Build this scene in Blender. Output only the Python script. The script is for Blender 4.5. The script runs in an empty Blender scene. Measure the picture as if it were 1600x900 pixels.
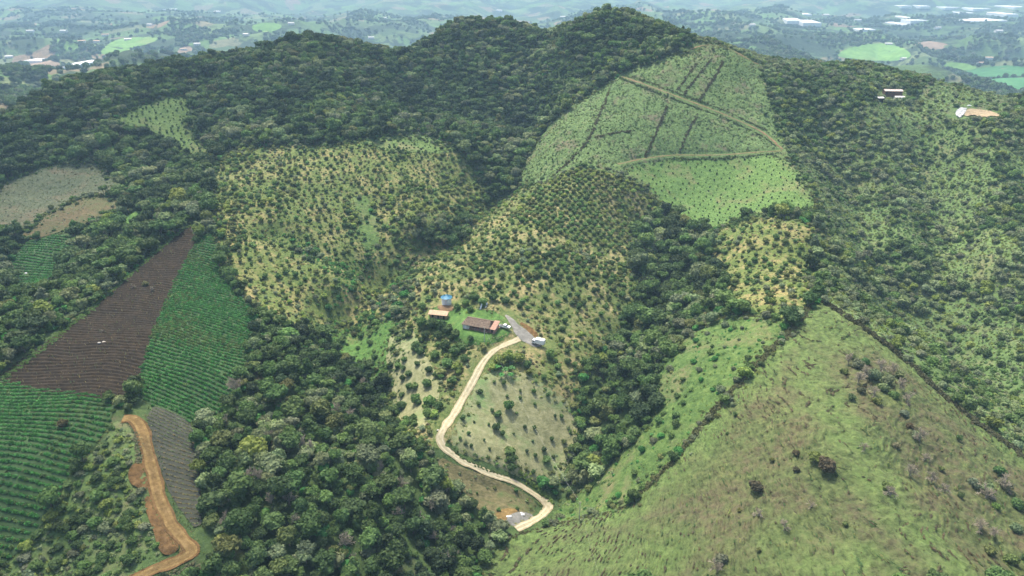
import bpy, bmesh, math, random
import numpy as np
from mathutils import Vector, Matrix
R = math.radians
random.seed(7)
rng = np.random.default_rng(7)
scene = bpy.context.scene
COL = scene.collection

# ------------------------------------------------------------------ camera, sky, sun, exposure
PITCH, FPX, CAMZ = R(25.26), 1081.0, 155.0
cam = bpy.data.cameras.new('camera')
cam.sensor_width = 36.0
cam.lens = 36.0 * FPX / 1600.0
cam.clip_start, cam.clip_end = 1.0, 60000.0
cam_ob = bpy.data.objects.new('camera', cam)
COL.objects.link(cam_ob)
cam_ob.location = (0, 0, CAMZ)
cam_ob.rotation_euler = (R(90) - PITCH, 0, 0)
scene.camera = cam_ob

SUN_EL, SUN_AZ = R(61), R(-22)          # azimuth measured from +Y (away from the camera) towards +X
world = bpy.data.worlds.new('World')
scene.world = world
world.use_nodes = True
nt = world.node_tree
sky = nt.nodes.new('ShaderNodeTexSky')
sky.sky_type = 'NISHITA'
sky.sun_disc = False
sky.sun_elevation = SUN_EL
sky.sun_rotation = SUN_AZ
sky.altitude = 300
sky.air_density = 1.0
sky.dust_density = 6.0
sky.ozone_density = 0.4
bg = nt.nodes['Background']
bg.inputs[1].default_value = 0.15
nt.links.new(sky.outputs[0], bg.inputs[0])
sun = bpy.data.lights.new('sun', 'SUN')
sun.energy = 3.1
sun.angle = R(4.0)
sun.color = (1.0, 0.93, 0.78)
sun_ob = bpy.data.objects.new('sun', sun)
COL.objects.link(sun_ob)
sd = Vector((math.sin(SUN_AZ) * math.cos(SUN_EL), math.cos(SUN_AZ) * math.cos(SUN_EL), math.sin(SUN_EL)))
sun_ob.rotation_euler = sd.to_track_quat('Z', 'Y').to_euler()
CLOUDS = [(-290, 640, 250, 190), (-480, 330, 200, 190), (-110, 110, 170, 80), (330, 60, 200, 70), (-900, 1900, 420, 300), (500, 2500, 500, 260), (1500, 2300, 480, 320), (-300, 3400, 700, 300), (1900, 3900, 600, 400), (-2200, 3600, 700, 400)]   # ground point each one shades, half widths
scene.view_settings.view_transform = 'Standard'
scene.view_settings.look = 'None'
scene.view_settings.gamma = 1.0
scene.view_settings.exposure = 0.92
scene.render.engine = 'CYCLES'
scene.cycles.max_bounces = 4
scene.cycles.diffuse_bounces = 2
scene.cycles.volume_bounces = 0
scene.cycles.transparent_max_bounces = 6

# ------------------------------------------------------------------ numeric helpers
def smooth(a, b, x):
    t = np.clip((x - a) / (b - a), 0, 1)
    return t * t * (3 - 2 * t)

def _hash(ix, iy, s):
    h = (ix.astype(np.int64) * 374761393 + iy.astype(np.int64) * 668265263 + s * 1442695041) & 0xffffffff
    h = ((h ^ (h >> 13)) * 1274126177) & 0xffffffff
    h = (h ^ (h >> 16)) & 0xffffffff
    return h / 4294967295.0

def vnoise(x, y, s=0):
    x = np.asarray(x, float); y = np.asarray(y, float)
    ix = np.floor(x); iy = np.floor(y)
    fx = x - ix; fy = y - iy
    fx = fx * fx * fx * (fx * (fx * 6 - 15) + 10); fy = fy * fy * fy * (fy * (fy * 6 - 15) + 10)
    a = _hash(ix, iy, s); b = _hash(ix + 1, iy, s); c = _hash(ix, iy + 1, s); d = _hash(ix + 1, iy + 1, s)
    return (a + (b - a) * fx) * (1 - fy) + (c + (d - c) * fx) * fy - 0.5

def fbm(x, y, octv=4, s=0):
    r = 0; amp = 1.0
    for k in range(octv):
        r = r + amp * vnoise(x + 17.3 * k, y - 9.1 * k, s + k)
        x = x * 2.03; y = y * 2.03; amp *= 0.5
    return r

def ray(u, v):
    u = np.asarray(u, float); v = np.asarray(v, float)
    cx = (u - 800) / FPX; cy = (450 - v) / FPX
    return cx, math.cos(PITCH) + cy * math.sin(PITCH), -math.sin(PITCH) + cy * math.cos(PITCH)

def project(x, y, z):
    dz = z - CAMZ
    dep = y * math.cos(PITCH) - dz * math.sin(PITCH)
    up = y * math.sin(PITCH) + dz * math.cos(PITCH)
    return 800 + FPX * x / dep, 450 - FPX * up / dep, dep

# ------------------------------------------------------------------ the lie of the land
# survey points: sight line and distance north of the viewpoint
SURVEY = [(750,510,280),(1200,900,131),(1285,470,262),(1300,700,170),(1350,900,124),(980,790,180),(870,778,200),(920,650,236),(980,520,290),(1060,430,345),(1010,350,410),
(1100,300,450),(1222,233,480),(1265,350,352),(1270,440,286),(1100,70,600),(1150,150,540),(950,26,690),(1035,54,690),(1100,100,690),(1170,108,690),(690,680,215),(860,795,191),(800,650,233),(850,400,345),(900,300,420),(920,250,460),(880,200,510),(970,120,580),
(560,540,280),(520,480,315),(570,430,352),(690,370,400),(770,300,470),(830,190,620),(830,60,760),(600,640,232),(680,740,200),(760,830,182),(700,900,160),(400,800,165),(350,650,212),(500,700,200),(450,560,250),(600,800,177),(550,900,152),
(325,345,372),(235,520,250),(205,610,212),(220,650,195),(300,850,150),(10,590,220),(150,500,262),(100,430,340),(60,400,360),(140,330,420),(60,290,460),(200,230,520),(240,180,565),(0,144,640),(300,103,720),(520,66,740),(640,88,780),(710,38,800),
(0,700,178),(100,800,160),(0,890,143),(200,890,143),(100,650,195),(0,480,275),
(450,400,350),(340,230,500),(480,230,500),(600,215,520),(700,220,520),(560,330,420),(640,300,450),(740,260,500),(450,480,302),(540,445,328),(450,130,640),(650,150,650),(760,120,700),
(1400,500,298),(1430,575,222),(1600,710,180),(1500,520,285),(1600,600,232),(1350,400,368),(1300,300,422),(1400,300,470),(1550,400,362),(1500,300,450),(1600,300,440),(1400,200,530),(1390,155,580),(1520,185,525),(1600,200,500),(1300,150,570),(1250,100,640),(1350,102,650),(1450,124,630),(1600,152,585),(1500,800,150),(1600,890,132),(1040,600,235),(1150,600,216),(1050,700,198),(1200,420,318),(850,600,248),(620,590,255)]
EDGE = [(-700,300,0),(-700,700,40),(700,300,15),(700,600,30),(0,1050,-40),(-400,1000,-40),(400,950,-30),(-700,950,-20),(700,900,-30),(0,40,10),(-200,60,5),(250,60,15),(-500,100,10),(500,100,10),(-300,870,0),(100,900,20),(250,800,10),(450,760,10),(-150,930,0)]
_p = []
for u, v, Y in SURVEY:
    a, b, c = ray(u, v); t = Y / b
    _p.append((a * t, Y, CAMZ + c * t))
_p = np.array(_p + EDGE, float)

def tps_fit(P, lam):
    n = len(P); xy = P[:, :2] / 100.0
    d2 = ((xy[:, None] - xy[None]) ** 2).sum(2)
    K = 0.5 * d2 * np.log(d2 + 1e-12) + lam * np.eye(n)
    Q = np.c_[np.ones(n), xy]
    A = np.block([[K, Q], [Q.T, np.zeros((3, 3))]])
    w = np.linalg.solve(A, np.r_[P[:, 2], 0, 0, 0])
    return xy, w
TX, TW = tps_fit(_p, 0.004)

def tps(x, y):
    x = np.ravel(x) / 100.0; y = np.ravel(y) / 100.0
    out = np.empty(len(x)); n = len(TX)
    for i in range(0, len(x), 60000):
        xs = x[i:i + 60000]; ys = y[i:i + 60000]
        d2 = (xs[:, None] - TX[None, :, 0]) ** 2 + (ys[:, None] - TX[None, :, 1]) ** 2
        out[i:i + 60000] = (0.5 * d2 * np.log(d2 + 1e-12)) @ TW[:n] + TW[n] + TW[n + 1] * xs + TW[n + 2] * ys
    return out

KNOLLS = []
def far_height(x, y):
    x = np.asarray(x, float); y = np.asarray(y, float)
    d = np.hypot(x, y)
    z = -70 - 90 * smooth(900, 2400, d) - 60 * smooth(3000, 7000, d)
    wx = x + 160 * vnoise(x / 500, y / 500, 91); wy = y + 160 * vnoise(x / 500, y / 500, 92)
    r = 1 - np.abs(2 * vnoise(wx / 620, wy / 620, 31))
    z = z + (120 * (r - .62) + 70 * fbm(wx / 800, wy / 800, 4, 41) + 34 * fbm(wx / 210, wy / 210, 4, 51)) * smooth(500, 1400, d)
    z = z + 220 * smooth(5200, 9000, d) * (0.6 + vnoise(x / 1500, y / 1500, 61))
    for kx, ky, rx, ry, h in KNOLLS:
        z = z + h * np.exp(-((x - kx) / rx) ** 2 - ((y - ky) / ry) ** 2)
    return z
KNOLLS += [(930, 1650, 170, 130, 45), (-520, 1250, 260, 160, 40), (-900, 1150, 260, 160, 30), (1050, 1150, 220, 180, -25)]

GX0, GX1, GY0, GY1 = -520, 520, 40, 1000
_gx = np.arange(GX0, GX1 + 1.0); _gy = np.arange(GY0, GY1 + 1.0)
XX, YY = np.meshgrid(_gx, _gy)
cx2, cy2 = _gx[::2], _gy[::2]
_c = tps(*np.meshgrid(cx2, cy2)).reshape(len(cy2), len(cx2))
HM = np.empty(XX.shape)
HM[::2, ::2] = _c
HM[::2, 1::2] = 0.5 * (_c[:, :-1] + _c[:, 1:])
HM[1::2, :] = 0.5 * (HM[:-1:2, :] + HM[2::2, :])
HM += 3.6 * fbm(XX / 46, YY / 46, 3, 3) * smooth(60, 160, YY)
HM += 0.9 * vnoise(XX / 9, YY / 9, 8)
_w = smooth(1000, 800, YY) * smooth(520, 400, np.abs(XX)) 
HM = HM * _w + (1 - _w) * far_height(XX, YY)

def height(x, y):
    x = np.asarray(x, float); y = np.asarray(y, float)
    fx = np.clip(x - GX0, 0, GX1 - GX0 - 1e-6); fy = np.clip(y - GY0, 0, GY1 - GY0 - 1e-6)
    ix = fx.astype(int); iy = fy.astype(int); fx = fx - ix; fy = fy - iy
    h = (HM[iy, ix] * (1 - fx) + HM[iy, ix + 1] * fx) * (1 - fy) + (HM[iy + 1, ix] * (1 - fx) + HM[iy + 1, ix + 1] * fx) * fy
    out = (x < GX0) | (x > GX1) | (y < GY0) | (y > GY1)
    if np.any(out):
        h = np.atleast_1d(np.array(h)); o1 = np.atleast_1d(out)
        h[o1] = far_height(np.atleast_1d(x)[o1], np.atleast_1d(y)[o1])
        if np.ndim(x) == 0: h = h[0]
    return h

T_NEAR = np.arange(60.0, 1000.0, 1.0)
T_FAR = 1000.0 * 1.0035 ** np.arange(0, 640)
def ground_at(px, tmin=60.0, tmax=9000.0):
    """where the sight lines through these picture points first meet the land"""
    px = np.asarray(px, float).reshape(-1, 2)
    a, b, c = ray(px[:, 0], px[:, 1])
    hi = np.empty(len(px)); lo = np.empty(len(px))
    for i in range(0, len(px), 40):
        e = slice(i, i + 40)
        T = T_NEAR
        below = CAMZ + c[e, None] * T <= height(a[e, None] * T, b[e, None] * T)
        k = below.argmax(1); k[~below.any(1)] = -1
        hi[e] = np.where(k < 0, np.inf, T[k]); lo[e] = T[np.maximum(k - 1, 0)]
        for q in np.flatnonzero(k < 0) + i:
            T2 = T_FAR
            bl = CAMZ + c[q] * T2 <= height(a[q] * T2, b[q] * T2)
            j = bl.argmax() if bl.any() else len(T2) - 1
            hi[q] = T2[j]; lo[q] = T2[max(j - 1, 0)]
    for _ in range(14):
        m = 0.5 * (lo + hi)
        und = CAMZ + c * m <= height(a * m, b * m)
        hi = np.where(und, m, hi); lo = np.where(und, lo, m)
    return np.c_[a * hi, b * hi]

def densify(px, closed, step=14):
    px = np.array(px, float); out = []
    n = len(px)
    for i in range(n if closed else n - 1):
        p, q = px[i], px[(i + 1) % n]
        k = max(1, int(np.hypot(*(q - p)) / step))
        for j in range(k): out.append(p + (q - p) * j / k)
    if not closed: out.append(px[-1])
    return np.array(out)

def chaikin(p, closed, n=2):
    p = np.array(p, float)
    for _ in range(n):
        q = np.roll(p, -1, 0) if closed else p[1:]
        b = p if closed else p[:-1]
        r = np.empty((2 * len(q), 2)); r[0::2] = .75 * b + .25 * q; r[1::2] = .25 * b + .75 * q
        p = r if closed else np.vstack([p[:1], r, p[-1:]])
    return p

def resample(p, step):
    d = np.r_[0, np.cumsum(np.hypot(*np.diff(p, axis=0).T))]
    n = max(2, int(d[-1] / step) + 1)
    s = np.linspace(0, d[-1], n)
    return np.c_[np.interp(s, d, p[:, 0]), np.interp(s, d, p[:, 1])]

def world_line(px, step=2.0):
    return resample(chaikin(ground_at(densify(chaikin(px, False, 2), False)), False, 1), step)

def near_line(L, x, y, maxd):
    """distance to a polyline and index of its nearest vertex, inf beyond maxd"""
    x = np.asarray(x); D = np.full(x.shape, np.inf); I = np.zeros(x.shape, int)
    for k, (a, b) in enumerate(L):
        m = (np.abs(x - a) < maxd) & (np.abs(y - b) < maxd)
        d = np.hypot(x[m] - a, y[m] - b)
        better = d < D[m]
        idx = np.flatnonzero(m.ravel())[better]
        D.ravel()[idx] = d[better]; I.ravel()[idx] = k
    return D, I

# gullies and spurs: sight points along each, height change, half width
FOLDS = [([(770,300),(690,370),(600,420),(540,480),(550,540),(600,640)], -7, 15), ([(430,365),(520,410),(590,420)], -4, 10), ([(1010,345),(1060,430),(990,520),(920,650),(870,775)], -6, 15),
 ([(1300,200),(1350,330),(1400,430),(1480,520),(1600,590)], -10, 24), ([(1440,210),(1470,300),(1480,400),(1490,510)], -7, 17), ([(830,75),(830,190),(790,280)], -9, 20), ([(620,110),(650,180),(720,260)], -7, 18), ([(300,130),(330,230)], -7, 18),
 ([(560,230),(620,300),(650,350)], 4, 13), ([(1330,140),(1390,280),(1430,400)], 6, 17), ([(430,320),(490,390),(545,440)], 4.5, 12), ([(1550,210),(1560,330),(1590,420)], 7, 18), ([(480,80),(500,150),(520,200)], 6, 20), ([(900,60),(900,120),(870,180)], 6, 16), ([(150,160),(160,230)], 5, 18)]
_add = np.zeros(HM.shape)
for px, dz, hw in FOLDS:
    L = resample(ground_at(densify(px, False, 20)), 6.0)
    x0, x1, y0, y1 = L[:, 0].min() - 3 * hw, L[:, 0].max() + 3 * hw, L[:, 1].min() - 3 * hw, L[:, 1].max() + 3 * hw
    i0, i1 = int(max(0, y0 - GY0)), int(min(len(_gy), y1 - GY0)); j0, j1 = int(max(0, x0 - GX0)), int(min(len(_gx), x1 - GX0))
    D = np.full((i1 - i0, j1 - j0), 1e9)
    for k, (a, b) in enumerate(L): D = np.minimum(D, (XX[i0:i1, j0:j1] - a) ** 2 + (YY[i0:i1, j0:j1] - b) ** 2)
    _add[i0:i1, j0:j1] += 1.35 * dz * np.exp(-D / hw ** 2)
HM += _add
# roads are cut into the slopes as level benches
ROADS = {}
def pad(u, v, r):
    x, y = ground_at([(u, v)])[0]; z = float(height(x, y)) 
    w = smooth(r + 6, r, np.hypot(XX - x, YY - y)); HM[:] = HM * (1 - w) + z * w
pad(752, 511, 8.5); pad(686, 495, 5); pad(698, 474, 4)
def bench(name, px, half, shoulder):
    L = world_line(px, 1.0)
    z = height(L[:, 0], L[:, 1])
    k = np.ones(9) / 9
    z = np.convolve(np.pad(z, 4, 'edge'), k, 'valid')
    x0, x1 = L[:, 0].min() - 12, L[:, 0].max() + 12; y0, y1 = L[:, 1].min() - 12, L[:, 1].max() + 12
    i0, i1 = int(max(0, y0 - GY0)), int(min(len(_gy), y1 - GY0)); j0, j1 = int(max(0, x0 - GX0)), int(min(len(_gx), x1 - GX0))
    D, I = near_line(L, np.ascontiguousarray(XX[i0:i1, j0:j1]), np.ascontiguousarray(YY[i0:i1, j0:j1]), half + shoulder + 1.5)
    D = np.where(np.isfinite(D), D, 1e3)
    w = smooth(half + shoulder, half, D)
    HM[i0:i1, j0:j1] = HM[i0:i1, j0:j1] * (1 - w) + (z[I]) * w
    ROADS[name] = (L, half)
bench('farm', [(812,531),(795,536),(775,545),(757,562),(742,588),(730,612),(715,640),(697,664),(686,683),(694,700),(714,716),(745,733),(775,744),(805,754),(830,770),(850,783),(860,795),(848,806),(826,818),(806,826)], 2.0, 3.0)
bench('yard', [(790,492),(802,506),(816,520),(832,534),(846,542)], 3.4, 3.5)
bench('clay', [(192,654),(214,652),(228,690),(236,725),(243,760),(253,790),(268,820),(292,850),(304,864),(290,872),(268,880),(236,893),(205,908),(170,926),(120,945)], 2.0, 3.0)
bench('hill', [(972,120),(1010,133),(1060,152),(1110,170),(1150,187),(1190,205),(1208,220),(1222,234)], 1.7, 3.0)
bench('hill2', [(1222,236),(1180,238),(1140,242),(1100,243),(1050,242),(1005,248),(965,257)], 1.4, 3.0)
bench('top', [(1078,78),(1092,72),(1110,70),(1130,73),(1145,79),(1165,90),(1185,102)], 1.3, 2.0)

ROADDIST = np.full(XX.shape, 9.0)
for L, h in ROADS.values():
    for a, b in L:
        i = int(b - GY0); j = int(a - GX0); k = int(h + 8)
        if i < 0 or j < 0: continue
        ys, xs = slice(max(0, i - k), i + k + 2), slice(max(0, j - k), j + k + 2)
        ROADDIST[ys, xs] = np.minimum(ROADDIST[ys, xs], np.hypot(XX[ys, xs] - a, YY[ys, xs] - b) - h)
def road_dist(x, y):
    return ROADDIST[np.clip(np.round(y - GY0).astype(int), 0, len(_gy) - 1), np.clip(np.round(x - GX0).astype(int), 0, len(_gx) - 1)]
# ------------------------------------------------------------------ zones of land use
ZONES = {}
ZMAP = np.zeros(XX.shape, np.int16)
ZNAMES = ['forest']
def inside(poly, x, y):
    r = np.zeros(x.shape, bool); n = len(poly)
    for i in range(n):
        x0, y0 = poly[i]; x1, y1 = poly[(i + 1) % n]
        if y0 == y1: continue
        c = ((y0 > y) != (y1 > y)) & (x < (x1 - x0) * (y - y0) / (y1 - y0) + x0)
        r ^= c
    return r
def zone(name, px):
    poly = ground_at(densify(chaikin(px, True, 1), True, 16))
    ZNAMES.append(name); zid = len(ZNAMES) - 1
    x0, y0 = poly.min(0) - 2; x1, y1 = poly.max(0) + 2
    i0, i1 = int(max(0, y0 - GY0)), int(min(len(_gy), y1 - GY0 + 1)); j0, j1 = int(max(0, x0 - GX0)), int(min(len(_gx), x1 - GX0 + 1))
    m = inside(poly, XX[i0:i1, j0:j1], YY[i0:i1, j0:j1])
    ZMAP[i0:i1, j0:j1][m] = zid
    ZONES[name] = poly
    return poly
def zone_of(x, y):
    ix = np.clip(np.round(np.asarray(x) - GX0).astype(int), 0, len(_gx) - 1); iy = np.clip(np.round(np.asarray(y) - GY0).astype(int), 0, len(_gy) - 1)
    return ZMAP[iy, ix]
Z = lambda n: ZNAMES.index(n)

zone('scrub', [(1190,100),(1300,98),(1440,121),(1640,152),(1640,745),(1600,716),(1430,578),(1310,485),(1285,470),(1268,440),(1268,400),(1285,345),(1265,290),(1225,232),(1205,160)])
zone('orchard_left', [(328,245),(420,228),(520,228),(600,214),(700,225),(738,262),(768,312),(740,348),(690,350),(645,356),(640,420),(640,470),(600,505),(545,520),(500,520),(430,508),(395,480),(352,430),(330,340)])
zone('orchard_mid', [(905,262),(980,275),(1045,330),(1000,350),(985,400),(1000,470),(960,525),(905,575),(905,660),(872,765),(800,735),(700,705),(640,690),(600,640),(612,590),(632,520),(632,440),(640,355),(700,345),(760,318),(800,300),(845,288)])
zone('hill', [(1075,80),(1110,71),(1150,80),(1190,102),(1205,160),(1225,232),(1265,292),(1283,342),(1160,336),(1130,362),(1085,360),(1045,328),(985,278),(905,262),(845,290),(800,300),(832,230),(862,188),(970,116)])
zone('hill_low', [(1222,242),(1262,290),(1281,341),(1165,335),(1130,362),(1085,360),(1045,326),(1000,285),(968,262),(1060,246),(1150,245)])
zone('orchard_right', [(1152,337),(1280,346),(1266,400),(1266,470),(1252,500),(1140,492),(1135,440),(1100,378)])
zone('green_slope', [(1080,520),(1140,494),(1250,501),(1150,602),(1080,684),(1010,764),(970,797),(900,812),(862,818),(868,795),(930,750),(985,700),(1035,640),(1025,580)])
zone('pasture', [(1285,468),(1332,500),(1430,575),(1520,655),(1605,720),(1640,760),(1640,935),(752,935),(765,880),(785,845),(860,822),(970,800),(1012,764),(1083,684),(1153,604),(1252,502)])
zone('plowed', [(325,343),(290,352),(215,420),(110,510),(-4,588),(-10,602),(60,614),(178,628),(212,612),(242,520),(288,412)])
zone('crop', [(328,350),(340,400),(352,445),(404,488),(388,560),(370,605),(335,655),(290,662),(250,645),(210,612),(238,520),(284,412)])
zone('crop_low', [(-60,585),(0,594),(60,608),(184,621),(165,680),(112,735),(62,832),(0,888),(-40,905)])
zone('seedlings', [(224,630),(292,652),(310,690),(313,760),(316,840),(268,780),(246,720)])
zone('low_scrub', [(178,655),(205,665),(222,720),(236,770),(258,830),(262,870),(215,905),(190,935),(-40,935),(0,892),(64,836),(114,740),(168,684)])
zone('gully_green', [(510,520),(560,508),(620,500),(632,520),(612,560),(604,610),(575,575),(530,560)])
zone('grey_field', [(-20,300),(60,262),(150,250),(190,290),(170,305),(110,312),(40,360),(-20,375)])
zone('brown_field', [(38,362),(110,312),(165,304),(205,325),(190,338),(130,350),(80,368),(30,378)])
zone('left_crop', [(20,385),(108,362),(122,380),(100,430),(88,455),(22,462)])
zone('green_patch', [(195,335),(222,328),(225,345),(200,360),(188,355)])
zone('clearing', [(165,188),(235,160),(290,147),(300,170),(296,200),(325,236),(350,250),(300,250),(262,225),(220,208)])
zone('high_grass', [(560,222),(640,207),(700,222),(715,240),(640,240),(580,232)])
zone('gully_path', [(548,300),(578,308),(594,360),(590,398),(562,392),(560,340)])
zone('thicket_a', [(432,362),(470,372),(520,408),(560,400),(592,394),(600,425),(560,440),(530,500),(512,530),(500,505),(530,450),(510,425),(455,392)])
zone('thicket_b', [(638,352),(690,345),(745,346),(725,388),(690,392),(655,388)])
zone('thicket_c', [(650,440),(640,480),(600,505),(560,520),(545,500),(600,470),(620,440)])
zone('paddock', [(742,590),(800,575),(850,600),(905,640),(900,700),(870,762),(830,750),(780,738),(720,712),(700,690),(725,640)])
zone('paddock_left', [(600,530),(640,505),(668,560),(690,600),(680,650),(650,680),(612,640)])
zone('verge', [(682,712),(720,730),(780,752),(830,775),(845,800),(800,828),(770,815),(720,775),(690,745)])
zone('farmyard', [(672,478),(720,482),(790,488),(800,530),(745,545),(700,530),(668,505)])
zone('shelf', [(1440,130),(1500,128),(1560,140),(1580,172),(1560,190),(1480,185),(1430,160)])
zone('right_clearing', [(1360,160),(1410,165),(1450,185),(1440,205),(1390,200),(1350,180)])

ZNAMES.append('crest_scrub')      # low growth along the crest behind the hill
ZMAP[(ZMAP == 0) & (XX > 150) & (XX < 420) & (YY > 555) & (YY < 800)] = Z('crest_scrub')
ZNAMES.append('bare')
# ------------------------------------------------------------------ materials
MATS = {}
def new_mat(name):
    m = bpy.data.materials.new(name); m.use_nodes = True
    n = m.node_tree.nodes; b = n['Principled BSDF']
    b.inputs['Roughness'].default_value = 0.9
    b.inputs['Specular IOR Level'].default_value = 0.2
    MATS[name] = m
    return m, n, m.node_tree.links, b
def N(n, t, **kw):
    k = n.new(t)
    for a, v in kw.items():
        if a.startswith('i_'): k.inputs[a[2:].replace('_', ' ')].default_value = v
        else: setattr(k, a, v)
    return k
def noise(n, l, vec, scale, detail=4, rough=0.6, dist=0.0):
    t = N(n, 'ShaderNodeTexNoise', i_Scale=scale, i_Detail=detail, i_Roughness=rough, i_Distortion=dist)
    l.new(vec, t.inputs['Vector']); return t.outputs['Fac']
def ramp(n, l, fac, stops):
    r = n.new('ShaderNodeValToRGB'); e = r.color_ramp.elements
    while len(e) < len(stops): e.new(0.5)
    for k, (p, c) in enumerate(stops):
        e[k].position = p; e[k].color = (*c, 1) if len(c) == 3 else c
    l.new(fac, r.inputs[0]); return r.outputs[0]
def mix(n, l, fac, a, b, mode='MIX'):
    m = N(n, 'ShaderNodeMix', data_type='RGBA', blend_type=mode)
    for s, v in ((0, fac), (6, a), (7, b)):
        if hasattr(v, 'is_output'): l.new(v, m.inputs[s])
        else: m.inputs[s].default_value = v if s == 0 else (*v, 1)
    return m.outputs[2]
def bump(n, l, b, h, strength, dist):
    k = N(n, 'ShaderNodeBump', i_Strength=strength, i_Distance=dist)
    l.new(h, k.inputs['Height']); l.new(k.outputs[0], b.inputs['Normal'])

def grass_mat(name, dark, mid, light, dry, dry_at=0.6, scale=1.0, stretch=(1, 1, 1), bdist=0.5, contour=False):
    """mottled turf: three greens in clumps, dry or bare places where the large noise is high"""
    m, n, l, b = new_mat(name)
    g = n.new('ShaderNodeNewGeometry')
    mp = N(n, 'ShaderNodeMapping'); mp.inputs['Scale'].default_value = stretch
    l.new(g.outputs['Position'], mp.inputs[0]); v = mp.outputs[0]
    c1 = ramp(n, l, noise(n, l, v, 0.42 * scale, 6, 0.7), [(0.3, dark), (0.5, mid), (0.68, light)])
    c2 = ramp(n, l, noise(n, l, v, 0.055 * scale, 5, 0.62, 0.4), [(dry_at - .06, (0, 0, 0)), (dry_at + .06, (1, 1, 1))])
    c3 = ramp(n, l, noise(n, l, v, 0.3 * scale, 5, 0.7), [(0.42, (0, 0, 0)), (0.6, (1, 1, 1))])
    f = mix(n, l, 0.75, c2, c3, 'MULTIPLY')
    c = mix(n, l, f, c1, dry)
    big = ramp(n, l, noise(n, l, g.outputs['Position'], 0.012, 3), [(0.3, (0.8, 0.86, 0.82)), (0.7, (1.15, 1.1, 1.05))])
    c = mix(n, l, 1.0, c, big, 'MULTIPLY')
    l.new(c, b.inputs['Base Color'])
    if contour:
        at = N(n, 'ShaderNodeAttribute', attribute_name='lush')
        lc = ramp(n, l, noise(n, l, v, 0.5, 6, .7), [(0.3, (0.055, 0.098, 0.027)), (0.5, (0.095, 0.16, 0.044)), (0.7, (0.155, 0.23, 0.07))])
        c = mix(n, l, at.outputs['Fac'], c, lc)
    if contour:      # trodden, browner and darker lines along the contours
        mz = N(n, 'ShaderNodeMapping'); mz.inputs['Scale'].default_value = (.35, .35, 2.2)
        l.new(g.outputs['Position'], mz.inputs[0])
        w1 = noise(n, l, mz.outputs[0], 1.0, 5, 0.7, 0.3)
        st = ramp(n, l, w1, [(0.36, (0.5, 0.48, 0.46)), (0.47, (0.95, .93, .9)), (0.62, (1.2, 1.18, 1.1))])
        c = mix(n, l, 1.0, c, st, 'MULTIPLY')
        l.new(c, b.inputs['Base Color'])
    h = noise(n, l, v, 0.9 * scale, 6, 0.75)
    bump(n, l, b, h, 0.9, bdist)
    return m
def soil_mat(name, a, bcol, c, scale=0.5, bdist=0.25):
    m, n, l, b = new_mat(name)
    g = n.new('ShaderNodeNewGeometry'); v = g.outputs['Position']
    col = ramp(n, l, noise(n, l, v, scale, 7, 0.7), [(0.3, a), (0.5, bcol), (0.7, c)])
    big = ramp(n, l, noise(n, l, v, scale * 0.12, 3), [(0.3, (0.78, 0.8, 0.8)), (0.7, (1.15, 1.1, 1.05))])
    l.new(mix(n, l, 1.0, col, big, 'MULTIPLY'), b.inputs['Base Color'])
    bump(n, l, b, noise(n, l, v, scale * 2.2, 6, 0.75), 0.7, bdist)
    return m
def plain(name, col, rough=0.6, var=0.15, scale=2.0, metal=0.0, spec=0.3):
    m, n, l, b = new_mat(name)
    t = n.new('ShaderNodeTexCoord')
    f = noise(n, l, t.outputs['Object'], scale, 5, 0.65)
    lo = tuple(x * (1 - var) for x in col); hi = tuple(min(1, x * (1 + var)) for x in col)
    l.new(ramp(n, l, f, [(0.3, lo), (0.7, hi)]), b.inputs['Base Color'])
    b.inputs['Roughness'].default_value = rough; b.inputs['Metallic'].default_value = metal
    b.inputs['Specular IOR Level'].default_value = spec
    return m
def leaf_mat(name):
    """foliage: each plant brings its own green, leaves vary a little within it"""
    m, n, l, b = new_mat(name)
    at = N(n, 'ShaderNodeAttribute', attribute_type='INSTANCER', attribute_name='tcol')
    t = n.new('ShaderNodeTexCoord')
    f = noise(n, l, t.outputs['Object'], 3.2, 4, 0.7)
    k = ramp(n, l, f, [(0.28, (0.62, 0.66, 0.62)), (0.52, (1, 1, 1)), (0.75, (1.45, 1.38, 1.25))])
    c = mix(n, l, 1.0, at.outputs['Color'], k, 'MULTIPLY')
    l.new(c, b.inputs['Base Color'])
    b.inputs['Roughness'].default_value = 0.75
    b.inputs['Specular IOR Level'].default_value = 0.25
    tr = n.new('ShaderNodeBsdfTranslucent'); l.new(c, tr.inputs[0])
    mx = N(n, 'ShaderNodeMixShader'); mx.inputs[0].default_value = 0.3
    l.new(b.outputs[0], mx.inputs[1]); l.new(tr.outputs[0], mx.inputs[2])
    l.new(mx.outputs[0], n['Material Output'].inputs[0])
    return m
LEAF = leaf_mat('foliage')
BARK = plain('bark', (0.16, 0.13, 0.10), 0.95, 0.3, 3)
TWIG = plain('grey_twig', (0.33, 0.29, 0.22), 0.95, 0.2, 3)
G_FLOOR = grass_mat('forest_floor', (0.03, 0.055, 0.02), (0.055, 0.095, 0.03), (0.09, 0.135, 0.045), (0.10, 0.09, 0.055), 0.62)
G_SCRUB = grass_mat('scrub_floor', (0.055, 0.095, 0.03), (0.095, 0.155, 0.05), (0.145, 0.21, 0.07), (0.17, 0.17, 0.085), 0.58)
G_ORCH = grass_mat('orchard_grass', (0.05, 0.085, 0.022), (0.10, 0.145, 0.038), (0.17, 0.20, 0.06), (0.27, 0.23, 0.105), 0.53, 1.4)
G_ORCHM = grass_mat('orchard_grass_dry', (0.05, 0.082, 0.024), (0.10, 0.14, 0.042), (0.17, 0.19, 0.066), (0.30, 0.25, 0.125), 0.52, 1.4)
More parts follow.
